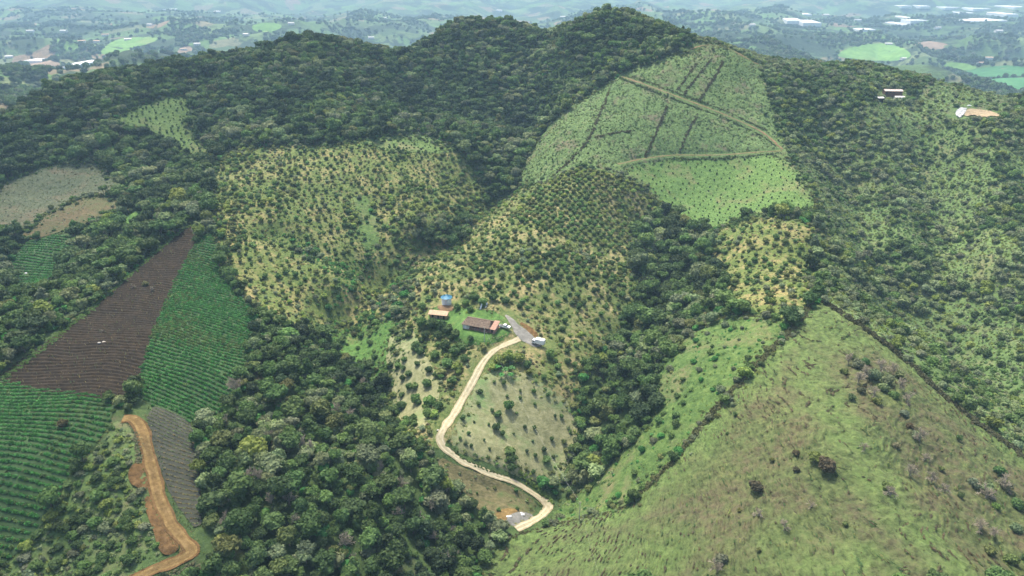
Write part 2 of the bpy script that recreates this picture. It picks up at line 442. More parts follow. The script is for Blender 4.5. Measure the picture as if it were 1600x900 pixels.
G_HILL = grass_mat('hill_herbage', (0.05, 0.09, 0.03), (0.10, 0.165, 0.055), (0.17, 0.24, 0.09), (0.15, 0.12, 0.085), 0.58, 1.3, bdist=.7)
G_HILLB = grass_mat('hill_grass', (0.055, 0.105, 0.028), (0.095, 0.175, 0.045), (0.15, 0.24, 0.07), (0.17, 0.17, 0.08), 0.58)
G_SLOPE = grass_mat('slope_grass', (0.04, 0.08, 0.022), (0.08, 0.14, 0.036), (0.14, 0.205, 0.06), (0.16, 0.155, 0.075), 0.58)
G_LUSH = grass_mat('lush_grass', (0.04, 0.095, 0.022), (0.075, 0.16, 0.036), (0.125, 0.22, 0.055), (0.14, 0.15, 0.06), 0.6)
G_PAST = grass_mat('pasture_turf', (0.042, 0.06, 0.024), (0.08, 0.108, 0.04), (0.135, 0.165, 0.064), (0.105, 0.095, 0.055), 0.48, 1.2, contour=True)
G_PADD = grass_mat('paddock_turf', (0.14, 0.15, 0.07), (0.24, 0.24, 0.125), (0.33, 0.32, 0.19), (0.16, 0.24, 0.09), 0.57)
G_VERGE = grass_mat('verge_turf', (0.09, 0.09, 0.04), (0.16, 0.145, 0.07), (0.24, 0.20, 0.11), (0.10, 0.15, 0.05), 0.55, 1.2, (1, 2.2, 1))
G_GREY = grass_mat('fallow_turf', (0.045, 0.06, 0.032), (0.08, 0.10, 0.055), (0.125, 0.14, 0.085), (0.12, 0.105, 0.065), 0.56)
S_BROWN = grass_mat('brown_fallow', (0.055, 0.055, 0.024), (0.095, 0.078, 0.038), (0.13, 0.105, 0.055), (0.08, 0.10, 0.038), 0.50)
S_PLOW = soil_mat('dark_plowed_soil', (0.014, 0.010, 0.0055), (0.028, 0.020, 0.011), (0.06, 0.044, 0.025), 0.5, .5)
S_CROP = soil_mat('crop_soil', (0.03, 0.06, 0.022), (0.045, 0.09, 0.032), (0.06, 0.11, 0.04), 0.5)
S_SEED = soil_mat('seedbed_soil', (0.035, 0.04, 0.03), (0.055, 0.06, 0.045), (0.085, 0.088, 0.066), 0.6)
S_CLAY = soil_mat('orange_clay', (0.12, 0.08, 0.026), (0.22, 0.15, 0.055), (0.32, 0.235, 0.105), 0.7, .5)
S_CLAYD = soil_mat('cut_clay', (0.085, 0.05, 0.018), (0.155, 0.092, 0.034), (0.23, 0.145, 0.062), 0.6, .6)
S_ROAD = soil_mat('pale_road', (0.31, 0.275, 0.185), (0.43, 0.39, 0.275), (0.52, 0.48, 0.355), 0.6, 0.15)
S_ROADM = soil_mat('road_crown', (0.22, 0.20, 0.125), (0.34, 0.31, 0.205), (0.44, 0.41, 0.29), 0.7, 0.15)
S_CLAYM = soil_mat('clay_crown', (0.10, 0.065, 0.022), (0.18, 0.12, 0.045), (0.27, 0.19, 0.085), 0.7, .5)
S_ROADE = soil_mat('road_shoulder', (0.20, 0.175, 0.10), (0.32, 0.285, 0.18), (0.42, 0.38, 0.26), 0.8, 0.2)
S_TRACK = soil_mat('track_earth', (0.11, 0.07, 0.036), (0.19, 0.125, 0.068), (0.27, 0.195, 0.12), 0.5, 0.2)
S_GRAVEL = soil_mat('grey_gravel', (0.12, 0.12, 0.105), (0.20, 0.20, 0.185), (0.29, 0.285, 0.265), 0.45, 0.2)
S_PALE = soil_mat('pale_quarry_earth', (0.19, 0.15, 0.09), (0.31, 0.25, 0.16), (0.41, 0.35, 0.245), 0.45, .8)

def far_mat():
    m, n, l, b = new_mat('patchwork_country')
    g = n.new('ShaderNodeNewGeometry'); v = g.outputs['Position']
    wob = N(n, 'ShaderNodeTexNoise', i_Scale=0.008, i_Detail=3.0); l.new(v, wob.inputs['Vector'])
    add = N(n, 'ShaderNodeVectorMath', operation='MULTIPLY_ADD'); l.new(wob.outputs['Color'], add.inputs[0])
    add.inputs[1].default_value = (110, 110, 0); l.new(v, add.inputs[2])
    vo = N(n, 'ShaderNodeTexVoronoi', i_Scale=0.0085); vo.voronoi_dimensions = '2D'; l.new(add.outputs[0], vo.inputs['Vector'])
    sep = n.new('ShaderNodeSeparateColor'); l.new(vo.outputs['Color'], sep.inputs[0])
    fld = ramp(n, l, sep.outputs[0], [(0.0, (0.055, 0.10, 0.035)), (0.22, (0.085, 0.155, 0.05)), (0.4, (0.11, 0.22, 0.055)), (0.58, (0.07, 0.125, 0.042)), (0.78, (0.15, 0.23, 0.08)), (0.92, (0.17, 0.17, 0.10)), (1.0, (0.25, 0.17, 0.11))])
    wood = ramp(n, l, noise(n, l, v, 0.0055, 5, 0.65, 0.6), [(0.50, (0, 0, 0)), (0.54, (1, 1, 1))])
    c = mix(n, l, wood, fld, (0.028, 0.055, 0.024))
    fine = ramp(n, l, noise(n, l, v, 0.05, 6, 0.75), [(0.3, (0.55, 0.6, 0.55)), (0.7, (1.4, 1.35, 1.3))])
    l.new(mix(n, l, 1.0, c, fine, 'MULTIPLY'), b.inputs['Base Color'])
    bump(n, l, b, noise(n, l, v, 0.05, 6, 0.75), 1.0, 8.0)
    return m
M_FAR = far_mat()

# ------------------------------------------------------------------ object helpers
def tag(o, label=None, cat=None, group=None, kind=None):
    if label: o['label'] = label
    if cat: o['category'] = cat
    if group: o['group'] = group
    if kind: o['kind'] = kind
    return o
def mesh_np(name, V, Fq, mats, smooth_sh=False, mi=None):
    """V (n,3); Fq list/array of polygons with equal length"""
    me = bpy.data.meshes.new(name)
    V = np.asarray(V, np.float32); Fq = np.asarray(Fq, np.int32)
    k = Fq.shape[1]
    me.vertices.add(len(V)); me.vertices.foreach_set('co', V.ravel())
    me.loops.add(Fq.size); me.loops.foreach_set('vertex_index', Fq.ravel())
    me.polygons.add(len(Fq)); me.polygons.foreach_set('loop_start', np.arange(0, Fq.size, k, dtype=np.int32))
    if mi is not None: me.polygons.foreach_set('material_index', np.asarray(mi, np.int32))
    for m in (mats if isinstance(mats, (list, tuple)) else [mats]): me.materials.append(m)
    me.update(calc_edges=True); me.validate()
    if smooth_sh: me.polygons.foreach_set('use_smooth', np.ones(len(Fq), bool))
    return me
def link(name, me, parent=None, loc=None, col=None):
    o = bpy.data.objects.new(name, me); (col or COL).objects.link(o)
    if parent is not None: o.parent = parent
    if loc is not None: o.location = loc
    return o
def empty(name, loc, rz=0.0):
    o = bpy.data.objects.new(name, None); COL.objects.link(o)
    o.location = loc; o.rotation_euler = (0, 0, rz); o.empty_display_size = 0.5
    return o

# ------------------------------------------------------------------ the ground sheet
def lines(a, b, dense, grow, lo, hi):
    c = list(np.arange(a, b + .01, dense))
    s = dense
    while c[-1] < hi: s *= grow; c.append(c[-1] + s)
    s = dense
    while c[0] > lo: s *= grow; c.insert(0, c[0] - s)
    return np.array(c)
lx = lines(GX0, GX1, 2.5, 1.03, -11000, 11000)
ly = lines(GY0, GY1, 2.5, 1.025, GY0 - 1, 14000)
ly = np.r_[[-1500, -900, -500, -250, -100, -30, 0, 20], ly[ly >= GY0]]
gx, gy = np.meshgrid(lx, ly)
gz = height(gx, gy)
# the sheet dips under the fields that are laid on it
OVERLAID = ['orchard_left','orchard_mid','hill','hill_low','orchard_right','green_slope','pasture','plowed','crop','crop_low','seedlings','low_scrub','gully_green','grey_field','brown_field','left_crop','green_patch','clearing','high_grass','paddock','paddock_left','verge','farmyard','shelf','right_clearing','scrub','gully_path']
ov = np.isin(ZMAP, [Z(n) for n in OVERLAID + ['thicket_a','thicket_b','thicket_c']])
er = ov.copy()
for s in range(3):
    e = er.copy()
    e[1:] &= er[:-1]; e[:-1] &= er[1:]; e[:, 1:] &= er[:, :-1]; e[:, :-1] &= er[:, 1:]
    er = e
ix = np.clip(np.round(gx - GX0).astype(int), 0, len(_gx) - 1); iy = np.clip(np.round(gy - GY0).astype(int), 0, len(_gy) - 1)
innear = (gx >= GX0) & (gx <= GX1) & (gy >= GY0) & (gy <= GY1)
gz = gz - 0.9 * (er[iy, ix] & innear)
nx, ny = len(lx), len(ly)
V = np.c_[gx.ravel(), gy.ravel(), gz.ravel()]
I = np.arange(nx * ny).reshape(ny, nx)
Q = np.stack([I[:-1, :-1], I[:-1, 1:], I[1:, 1:], I[1:, :-1]], -1).reshape(-1, 4)
qc = V[Q].mean(1)
isfar = (qc[:, 1] > 960) | (np.abs(qc[:, 0]) > 500)
def sub(Vv, Qq):
    u, inv = np.unique(Qq, return_inverse=True)
    return Vv[u], inv.reshape(Qq.shape)
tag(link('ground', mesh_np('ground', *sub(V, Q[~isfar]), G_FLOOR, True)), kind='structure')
tag(link('distant_hills', mesh_np('distant_hills', *sub(V, Q[isfar]), M_FAR, True)), kind='structure')

def patch(name, zname, mat, dx=1.5, dy=1.5, lift=0.12, disp=None, poly=None, mats=None):
    """a field laid on the land, its edge drawn to the zone's outline"""
    P = ZONES[zname] if poly is None else poly
    x0, y0 = P.min(0) - dx; x1, y1 = P.max(0) + dx
    xs = np.arange(x0, x1 + dx, dx); ys = np.arange(y0, y1 + dy, dy)
    X, Y = np.meshgrid(xs, ys)
    zid = Z(zname) if poly is None else None
    c_in = inside(P, X[:-1, :-1] + dx / 2, Y[:-1, :-1] + dy / 2)
    if zid is not None:   # where a later zone lies on top keep only a margin
        zc = zone_of(X[:-1, :-1] + dx / 2, Y[:-1, :-1] + dy / 2)
        c_in &= (zc <= zid) | ~er_at(X[:-1, :-1] + dx / 2, Y[:-1, :-1] + dy / 2) | True
    I = np.arange(X.size).reshape(X.shape)
    q = np.stack([I[:-1, :-1], I[:-1, 1:], I[1:, 1:], I[1:, :-1]], -1)[c_in]
    # rim vertices slide onto the outline
    cnt = np.zeros(X.size, int); np.add.at(cnt, q.ravel(), 1)
    rim = np.flatnonzero((cnt > 0) & (cnt < 4))
    xf, yf = X.ravel().copy(), Y.ravel().copy()
    A = P; B = np.roll(P, -1, 0); AB = B - A; L2 = (AB ** 2).sum(1) + 1e-9
    for i in range(0, len(rim), 4000):
        r = rim[i:i + 4000]
        p = np.c_[xf[r], yf[r]]
        t = np.clip(((p[:, None] - A[None]) * AB[None]).sum(2) / L2[None], 0, 1)
        cpt = A[None] + t[..., None] * AB[None]
        d = ((p[:, None] - cpt) ** 2).sum(2); k = d.argmin(1)
        best = cpt[np.arange(len(r)), k]; dm = np.sqrt(d.min(1))
        ok = dm < 0.75 * max(dx, dy)
        xf[r[ok]] = best[ok, 0]; yf[r[ok]] = best[ok, 1]
    wr = smooth(-.2, 2.6, road_dist(xf, yf))
    z = height(xf, yf) + (lift + (disp(xf, yf) if disp is not None else 0)) * wr
    if zid is not None:   # dip under zones laid on top
        later = np.isin(ZNAMES_ID(xf, yf), LATER(zname)) 
        z = z - 0.5 * later
    Vv, qq = sub(np.c_[xf, yf, z], q)
    return tag(link(name, mesh_np(name, Vv, qq, mat, True)), kind='structure')
def er_at(x, y): return np.zeros(np.shape(x), bool)
# eroded map of zones: a cell counts for its zone only well inside it
ZERO = ZMAP.copy()
for s in range(2):
    a = ZERO.copy()
    for sh in ((1, 0), (-1, 0), (0, 1), (0, -1)):
        b2 = np.roll(ZERO, sh, (0, 1)); a[(b2 != ZERO)] = -1
    ZERO = a
def ZNAMES_ID(x, y):
    ix = np.clip(np.round(x - GX0).astype(int), 0, len(_gx) - 1); iy = np.clip(np.round(y - GY0).astype(int), 0, len(_gy) - 1)
    return ZERO[iy, ix]
NO_PATCH = ('crest_scrub', 'bare', 'thicket_a', 'thicket_b', 'thicket_c')
def LATER(zname): return [k for k in range(Z(zname) + 1, len(ZNAMES)) if ZNAMES[k] not in NO_PATCH]

def tuss(amp, s, cell=1.6):
    return lambda x, y: amp * fbm(x / cell, y / cell, 2, s)
def terracettes(x, y):
    """cattle-trodden steps along the contours, broken into short treads"""
    h = height(x, y)
    q = h * 1.45 + 1.1 * fbm(x / 9, y / 9, 2, 12)
    f = q - np.floor(q)
    step = np.where(f < .7, f / .7, (1 - f) / .3)
    k = smooth(-.12, .14, fbm(x / 3.2, y / 3.2, 2, 13)) * (.3 + .7 * smooth(-.2, .2, fbm(x / 30, y / 30, 2, 18) + .1))
    return .8 * step * k + .45 * fbm(x / 1.3, y / 1.3, 2, 16)
def row_y(x, y):
    return y + 0.06 * x + 2.2 * np.sin(x / 23.0) + 1.6 * vnoise(x / 30, y / 60, 77)
def furrows(x, y):
    return 0.34 * np.sin(row_y(x, y) * 2 * math.pi / 2.1) + 0.12 * vnoise(x / .9, y / .9, 19)

patch('scrub_slope', 'scrub', G_SCRUB, 2, 2, 0.10)
patch('orchard_slope', 'orchard_left', G_ORCH, 1.5, 1.5, 0.14, tuss(.4, 21))
patch('orchard_spur', 'orchard_mid', G_ORCHM, 1.3, 1.3, 0.18, tuss(.4, 22))
patch('hillside_herbage', 'hill', G_HILL, 1.2, 1.2, 0.16, tuss(1.1, 23, 2.2))
patch('hillside_grass', 'hill_low', G_HILLB, 1.3, 1.3, 0.22, tuss(.5, 24))
patch('orchard_terrace', 'orchard_right', G_ORCH, 1.3, 1.3, 0.2, tuss(.4, 25))
patch('grass_slope', 'green_slope', G_SLOPE, 1.0, 1.0, 0.24, tuss(.7, 26, 2.0))
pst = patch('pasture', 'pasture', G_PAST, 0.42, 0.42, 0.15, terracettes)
_v = np.empty(len(pst.data.vertices) * 3, np.float32); pst.data.vertices.foreach_get('co', _v); _v = _v.reshape(-1, 3).astype(float)
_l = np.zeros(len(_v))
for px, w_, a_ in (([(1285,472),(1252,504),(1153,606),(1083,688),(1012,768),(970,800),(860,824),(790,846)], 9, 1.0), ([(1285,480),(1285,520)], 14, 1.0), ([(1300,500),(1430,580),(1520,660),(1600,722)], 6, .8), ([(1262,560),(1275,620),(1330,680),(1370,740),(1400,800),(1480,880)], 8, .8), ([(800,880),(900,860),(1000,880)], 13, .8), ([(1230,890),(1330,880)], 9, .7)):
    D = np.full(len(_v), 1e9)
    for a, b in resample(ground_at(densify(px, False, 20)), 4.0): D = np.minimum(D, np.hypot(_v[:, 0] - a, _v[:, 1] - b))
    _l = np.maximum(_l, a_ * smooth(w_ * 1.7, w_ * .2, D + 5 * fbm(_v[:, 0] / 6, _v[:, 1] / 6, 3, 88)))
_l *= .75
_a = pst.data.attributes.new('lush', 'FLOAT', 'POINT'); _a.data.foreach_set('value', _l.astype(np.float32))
patch('plowed_field', 'plowed', S_PLOW, 0.8, 0.36, 0.25, furrows)
patch('crop_field', 'crop', S_CROP, 1.5, 1.5, 0.2)
patch('crop_field', 'crop_low', S_CROP, 1.5, 1.5, 0.2)
patch('seedbed', 'seedlings', S_SEED, 1.0, 1.0, 0.25)
patch('scrub_bank', 'low_scrub', G_SCRUB, 1.2, 1.2, 0.15, tuss(.6, 27))
patch('gully_grass', 'gully_green', G_LUSH, 1.2, 1.2, 0.22, tuss(.6, 28))
patch('fallow_field', 'grey_field', G_GREY, 1.6, 1.6, 0.15, tuss(.7, 29))
patch('bare_field', 'brown_field', S_BROWN, 1.4, 1.4, 0.25, tuss(.4, 30))
patch('vegetable_field', 'left_crop', S_CROP, 1.4, 1.4, 0.2)
patch('grass_patch', 'green_patch', G_LUSH, 1.4, 1.4, 0.2, tuss(.5, 31))
patch('forest_clearing', 'clearing', G_SLOPE, 1.6, 1.6, 0.2, tuss(.5, 32))
patch('upper_meadow', 'high_grass', G_SLOPE, 1.5, 1.5, 0.3, tuss(.4, 33))
patch('dry_paddock', 'paddock', G_PADD, 0.9, 0.9, 0.3, tuss(.25, 34))
patch('dry_paddock', 'paddock_left', G_PADD, 0.9, 0.9, 0.3, tuss(.25, 35))
patch('road_verge', 'verge', G_VERGE, 0.7, 0.7, 0.3, tuss(.4, 36, 1.2))
patch('farmyard_grass', 'farmyard', G_LUSH, 1.0, 1.0, 0.3, tuss(.2, 37))
patch('gully_grass', 'gully_path', G_SLOPE, 1.3, 1.3, .26, tuss(.5, 40))
patch('grass_shelf', 'shelf', G_HILL, 1.5, 1.5, 0.25, tuss(.4, 38))
patch('grass_clearing', 'right_clearing', G_HILL, 1.5, 1.5, 0.25, tuss(.5, 39))

def ribbon(name, L, half, mat, lift, wob=0.35, crown=0.0, seed=0, taper=False):
    T = np.gradient(L, axis=0); T /= np.hypot(*T.T)[:, None] + 1e-9
    Nn = np.c_[-T[:, 1], T[:, 0]]
    k = 7; off = np.linspace(-1, 1, k)
    s = np.arange(len(L)) * 1.0
    wl = half + wob * 2 * vnoise(s / 4.0, s * 0 + seed, 5); wr = half + wob * 2 * vnoise(s / 4.0, s * 0 + seed + 9, 6)
    if taper: f = np.minimum(1, np.minimum(s / taper, s[::-1] / 2.0) + .12); wl, wr = wl * f, wr * f
    P = []
    for o in off:
        w = np.where(o < 0, wl, wr)
        p = L + Nn * (o * w)[:, None]
        z = height(p[:, 0], p[:, 1]) + lift + crown * (1 - o * o) - 0.10 * (abs(abs(o) - 0.45) < 0.2)
        P.append(np.c_[p, z])
    V = np.stack(P, 1).reshape(-1, 3)
    I = np.arange(len(L) * k).reshape(len(L), k)
    q = np.stack([I[:-1, :-1], I[1:, :-1], I[1:, 1:], I[:-1, 1:]], -1).reshape(-1, 4)
    mi = np.tile([1, 0, 2, 2, 0, 1], len(L) - 1) if isinstance(mat, (list, tuple)) else None
    return tag(link(name, mesh_np(name, V, q, mat, True, mi)), kind='structure')
ribbon('gravel_yard', ROADS['yard'][0], 3.3, S_GRAVEL, 0.2, 1.0, 0.08, 2, taper=15.0)
ribbon('farm_road', ROADS['farm'][0], 1.75, [S_ROAD, S_ROADE, S_ROADM], 0.2, 0.4, 0.12, 3)
ribbon('clay_road', ROADS['clay'][0], 2.1, [S_CLAY, S_CLAYD, S_CLAYM], 0.22, 0.5, 0.12, 4)
ribbon('hill_track', ROADS['hill'][0], .8, S_TRACK, 0.2, 0.35, 0.1, 5)
ribbon('hill_track', ROADS['hill2'][0], 0.55, S_TRACK, 0.2, 0.3, 0.1, 6)
ribbon('hill_track', ROADS['top'][0], .9, S_TRACK, 0.2, 0.4, 0.1, 7)

# ------------------------------------------------------------------ plant models
def unit(v): return v / (np.linalg.norm(v, axis=-1, keepdims=True) + 1e-9)
def ico(sub):
    bm = bmesh.new(); bmesh.ops.create_icosphere(bm, subdivisions=sub, radius=1.0)
    bm.verts.ensure_lookup_table()
    V = np.array([v.co[:] for v in bm.verts]); F = np.array([[v.index for v in f.verts] for f in bm.faces]); bm.free()
    return V, F
ICO1, ICO2 = ico(1), ico(2)
class Geo:
    """collects triangles"""
    def __init__(s): s.V = []; s.F = []; s.M = []; s.n = 0
    def add(s, V, F, m=0):
        V = np.asarray(V, float); F = np.asarray(F, int)
        if F.shape[1] == 4: F = np.vstack([F[:, [0, 1, 2]], F[:, [0, 2, 3]]])
        s.V.append(V); s.F.append(F + s.n); s.M.append(np.full(len(F), m)); s.n += len(V)
    def tube(s, pts, rad, k=5, m=0):
        pts = np.asarray(pts, float); rings = []
        for i, p in enumerate(pts):
            d = unit(pts[min(i + 1, len(pts) - 1)] - pts[max(i - 1, 0)])
            a = unit(np.cross(d, [0.3, 0.9, 0.1])); b = np.cross(d, a)
            t = np.arange(k) * 2 * math.pi / k
            rings.append(p + rad[i] * (np.cos(t)[:, None] * a + np.sin(t)[:, None] * b))
        V = np.vstack(rings); F = []
        for i in range(len(pts) - 1):
            for j in range(k):
                F.append((i * k + j, i * k + (j + 1) % k, (i + 1) * k + (j + 1) % k, (i + 1) * k + j))
        s.add(V, F, m)
    def mesh(s, name, mats, sm=False):
        return mesh_np(name, np.vstack(s.V), np.vstack(s.F), mats, sm, np.concatenate(s.M))

def crown(g, r, lobes, nleaf, leaf, up=0.25, core=0.86, m=0, icom=ICO2):
    """billows of foliage: a knobbly inner mass covered in tilted leaf sprays"""
    IV, IF = icom
    L = np.array(lobes)
    for cx, cy, cz, rr in lobes:
        j = 1 + 0.34 * (r.random(len(IV)) - 0.5)
        g.add(IV * (rr * core * j)[:, None] * [1, 1, .86] + [cx, cy, cz], IF, m)
    w = L[:, 3] ** 2; w = w / w.sum()
    k = r.choice(len(L), nleaf * 2, p=w)
    d = unit(r.normal(size=(nleaf * 2, 3)) + [0, 0, up])
    pos = L[k, :3] + d * [1, 1, .86] * (L[k, 3] * (0.86 + 0.26 * r.random(nleaf * 2)))[:, None]
    dd = np.linalg.norm(pos[:, None] - L[None, :, :3], axis=2) / L[None, :, 3]
    dd[np.arange(len(k)), k] = 9
    ok = np.flatnonzero(dd.min(1) > 0.78)[:nleaf]
    pos, d = pos[ok], d[ok]
    nrm = unit(d + r.normal(size=d.shape) * 0.7 + [0, 0, .25])
    a = unit(np.cross(nrm, r.normal(size=d.shape))); b = np.cross(nrm, a)
    s = (leaf * (0.6 + 0.8 * r.random(len(d))))[:, None]
    V = np.stack([pos - a * s, pos - b * s * .7 + nrm * s * .15, pos + a * s, pos + b * s * .7 - nrm * s * .25], 1).reshape(-1, 3)
    F = np.arange(len(d) * 4).reshape(-1, 4)
    g.add(V, F, m)

def trunk(g, r, h, r0, spread, m=0, limbs=4):
    lean = r.normal(size=2) * 0.06
    pts = [(0, 0, -0.25), (lean[0] * .4, lean[1] * .4, h * .45), (lean[0], lean[1], h)]
    g.tube(pts, [r0 * 1.3, r0 * .9, r0 * .5], 6, m)
    for k in range(limbs):
        a = k * 2 * math.pi / limbs + r.random() * .8
        e = np.array([math.cos(a) * spread, math.sin(a) * spread, h * (1.2 + .3 * r.random())])
        s = np.array(pts[1]) * .4 + np.array(pts[2]) * .6
        g.tube([s, (s + e) / 2 + [0, 0, .05], e], [r0 * .5, r0 * .36, r0 * .16], 4, m)

def lobes_round(r, n, rad, z, flat=0.8, small=(.42, .62)):
    out = [(0, 0, z, rad * .72)]
    for k in range(n):
        a = k * 2.4 + r.random() * .9; q = rad * (0.38 + .25 * r.random())
        out.append((math.cos(a) * q, math.sin(a) * q, z + rad * flat * (r.random() - .38), rad * (small[0] + (small[1] - small[0]) * r.random())))
    return out
def lobes_tall(r, n, rad, z0, z1):
    out = []
    for k in range(n):
        t = k / (n - 1); q = rad * .3 * r.random(); a = r.random() * 6.28
        out.append((math.cos(a) * q, math.sin(a) * q, z0 + (z1 - z0) * t, rad * (0.62 - .38 * t) * (0.9 + .3 * r.random())))
    return out
def lobes_umbrella(r, n, rad, z):
    out = [(0, 0, z, rad * .4)]
    for k in range(n):
        a = k * 2 * math.pi / n + r.random() * .6; q = rad * (.5 + .2 * r.random())
        out.append((math.cos(a) * q, math.sin(a) * q, z + .25 * (r.random() - .5), rad * (.28 + .14 * r.random())))
    return out

PLANTS = {}    # kind -> list of (crown mesh, trunk mesh or None, joined mesh)
def plant(kind, crown_fn, trunk_fn=None, n=4, seed=0, mats=(LEAF, BARK)):
    PLANTS[kind] = []
    for i in range(n):
        r = np.random.default_rng(seed * 100 + i)
        gc = Geo(); crown_fn(gc, r, 0)
        cm = gc.mesh(kind + '_crown', [mats[0]]); tm = None
        if trunk_fn:
            gt = Geo(); trunk_fn(gt, r, 0); tm = gt.mesh(kind + '_trunk', [mats[1]])
            gj = Geo(); gj.V = gc.V + gt.V; gj.F = gc.F + [f + gc.n for f in gt.F]; gj.M = gc.M + [m + 1 for m in gt.M]
            jm = gj.mesh(kind, list(mats))
        else: jm = cm
        PLANTS[kind].append((cm, tm, jm))
def forest_crown(g, r, m):
    s = r.random()
    if s < .28: crown(g, r, lobes_umbrella(r, 7, 1.05, 1.75), 340, .15, .5, .72, m)
    elif s < .5: crown(g, r, lobes_tall(r, 6, 1.1, .8, 2.2), 340, .15, .2, .76, m)
    else: crown(g, r, lobes_round(r, 8, 1.0, 1.45, .85), 380, .155, .25, .76, m)
plant('forest', forest_crown, lambda g, r, m: trunk(g, r, 1.1, .07, .5, m), 14, 1)
plant('scrub', lambda g, r, m: crown(g, r, lobes_round(r, 6, 1.0, .75, .6, (.32, .6)), 280, .17, .25, .74, m), lambda g, r, m: trunk(g, r, .6, .06, .4, m, 3), 6, 2)
plant('fruit', lambda g, r, m: crown(g, r, lobes_round(r, 5, .95, .95, .6, (.35, .52)), 260, .17, .2, .76, m), lambda g, r, m: trunk(g, r, .6, .07, .35, m, 3), 5, 3)
plant('sapling', lambda g, r, m: crown(g, r, [(0, 0, .8, .62), (.2, .1, 1.25, .42), (-.2, -.15, .5, .4)], 60, .2, .2, .8, m, ICO1), None, 3, 4)
plant('bushlet', lambda g, r, m: crown(g, r, [(0, 0, .35, .6), (.4, .2, .25, .42), (-.35, .25, .28, .45), (.05, -.45, .22, .4)], 46, .26, .3, .7, m, ICO1), None, 4, 5)
def conifer(g, r, m):
    for k in range(11):
        t = k / 10.0; z = .45 + 2.5 * t; rad = .95 * (1 - t) ** .8 + .1
        nb = 7 - int(t * 3)
        for j in range(nb):
            a = j * 2 * math.pi / nb + k * .7 + r.random() * .4
            q = rad * .55
            g.add(ICO1[0] * [rad * .42, rad * .42, .17] * (1 + .4 * (r.random((len(ICO1[0]), 1)) - .5)) + [math.cos(a) * q, math.sin(a) * q, z + .1 * r.random()], ICO1[1], m)
    crown(g, r, [(0, 0, .8, .72), (0, 0, 1.5, .6), (0, 0, 2.2, .42), (0, 0, 2.8, .26)], 380, .11, 0, .5, m, ICO1)
plant('conifer', conifer, lambda g, r, m: g.tube([(0, 0, -.2), (0, 0, 1.5), (0, 0, 3.0)], [.1, .07, .02], 6, m), 3, 6)
def bare(g, r, m):
    def br(p, d, L, w, lev):
        e = p + d * L
        g.tube([p, (p + e) / 2 + r.normal(size=3) * L * .06, e], [w, w * .8, w * .5], 3, m)
        if lev < 3:
            for k in range(5 if lev else 8):
                nd = unit(d + r.normal(size=3) * (.6 if lev else .75) + [0, 0, .1])
                br(p + d * L * (.45 + .5 * r.random()), nd, L * (.55 + .2 * r.random()), w * .6, lev + 1)
    br(np.array([0, 0, -.1]), np.array([0, 0, 1.0]), .95, .085, 0)
plant('bare', bare, None, 3, 7, mats=(TWIG,))
def banana(g, r, m):
    for k in range(9):
        a = k * 2.4; el = .9 + .5 * r.random(); q = 0; p = np.array([0, 0, .9]); pts = [p]
        for s in range(4):
            p = p + np.array([math.cos(a) * math.cos(el), math.sin(a) * math.cos(el), math.sin(el)]) * .36; el -= .5; pts.append(p)
        side = np.array([-math.sin(a), math.cos(a), 0]); w = [.05, .2, .24, .2, .03]
        V = []
        for pt, ww in zip(pts, w): V += [pt - side * ww, pt + [0, 0, .05], pt + side * ww]
        F = [(i * 3 + j, i * 3 + j + 1, i * 3 + j + 4, i * 3 + j + 3) for i in range(4) for j in range(2)]
        g.add(V, F, m)
plant('banana', banana, lambda g, r, m: g.tube([(0, 0, -.1), (.02, 0, .95)], [.1, .07], 6, m), 2, 8)
def cropplant(g, r, m):
    for k in range(9):
        a = k * 2.4 + r.random(); el = .35 + .9 * r.random()
        d = np.array([math.cos(a) * math.cos(el), math.sin(a) * math.cos(el), math.sin(el)]); side = np.array([-math.sin(a), math.cos(a), 0])
        b0 = d * .1; t = d * (.6 + .3 * r.random()); mid = (b0 + t) / 2 + [0, 0, .1]
        g.add([b0, mid - side * .22, t - [0, 0, .12], mid + side * .22], [(0, 1, 2, 3)], m)
plant('cropplant', cropplant, None, 3, 9)
def tuft(g, r, m):
    for k in range(10):
        a = k * 2.4 + r.random(); el = .6 + .8 * r.random()
        d = np.array([math.cos(a) * math.cos(el), math.sin(a) * math.cos(el), math.sin(el)]); side = np.array([-math.sin(a), math.cos(a), 0])
        b0 = d * .1 * r.random(); t = d * (.7 + .5 * r.random())
        g.add([b0 - side * .13, b0 + side * .13, t], [(0, 1, 2)], m)
plant('tuft', tuft, None, 3, 10)

SRC = {}
def src_collection(kind):
    if kind not in SRC:
        c = bpy.data.collections.new('models_' + kind)
        for i, (cm, tm, jm) in enumerate(PLANTS[kind]):
            c.objects.link(bpy.data.objects.new(f'{kind}_model_{i:02d}', jm))
        SRC[kind] = c
    return SRC[kind]

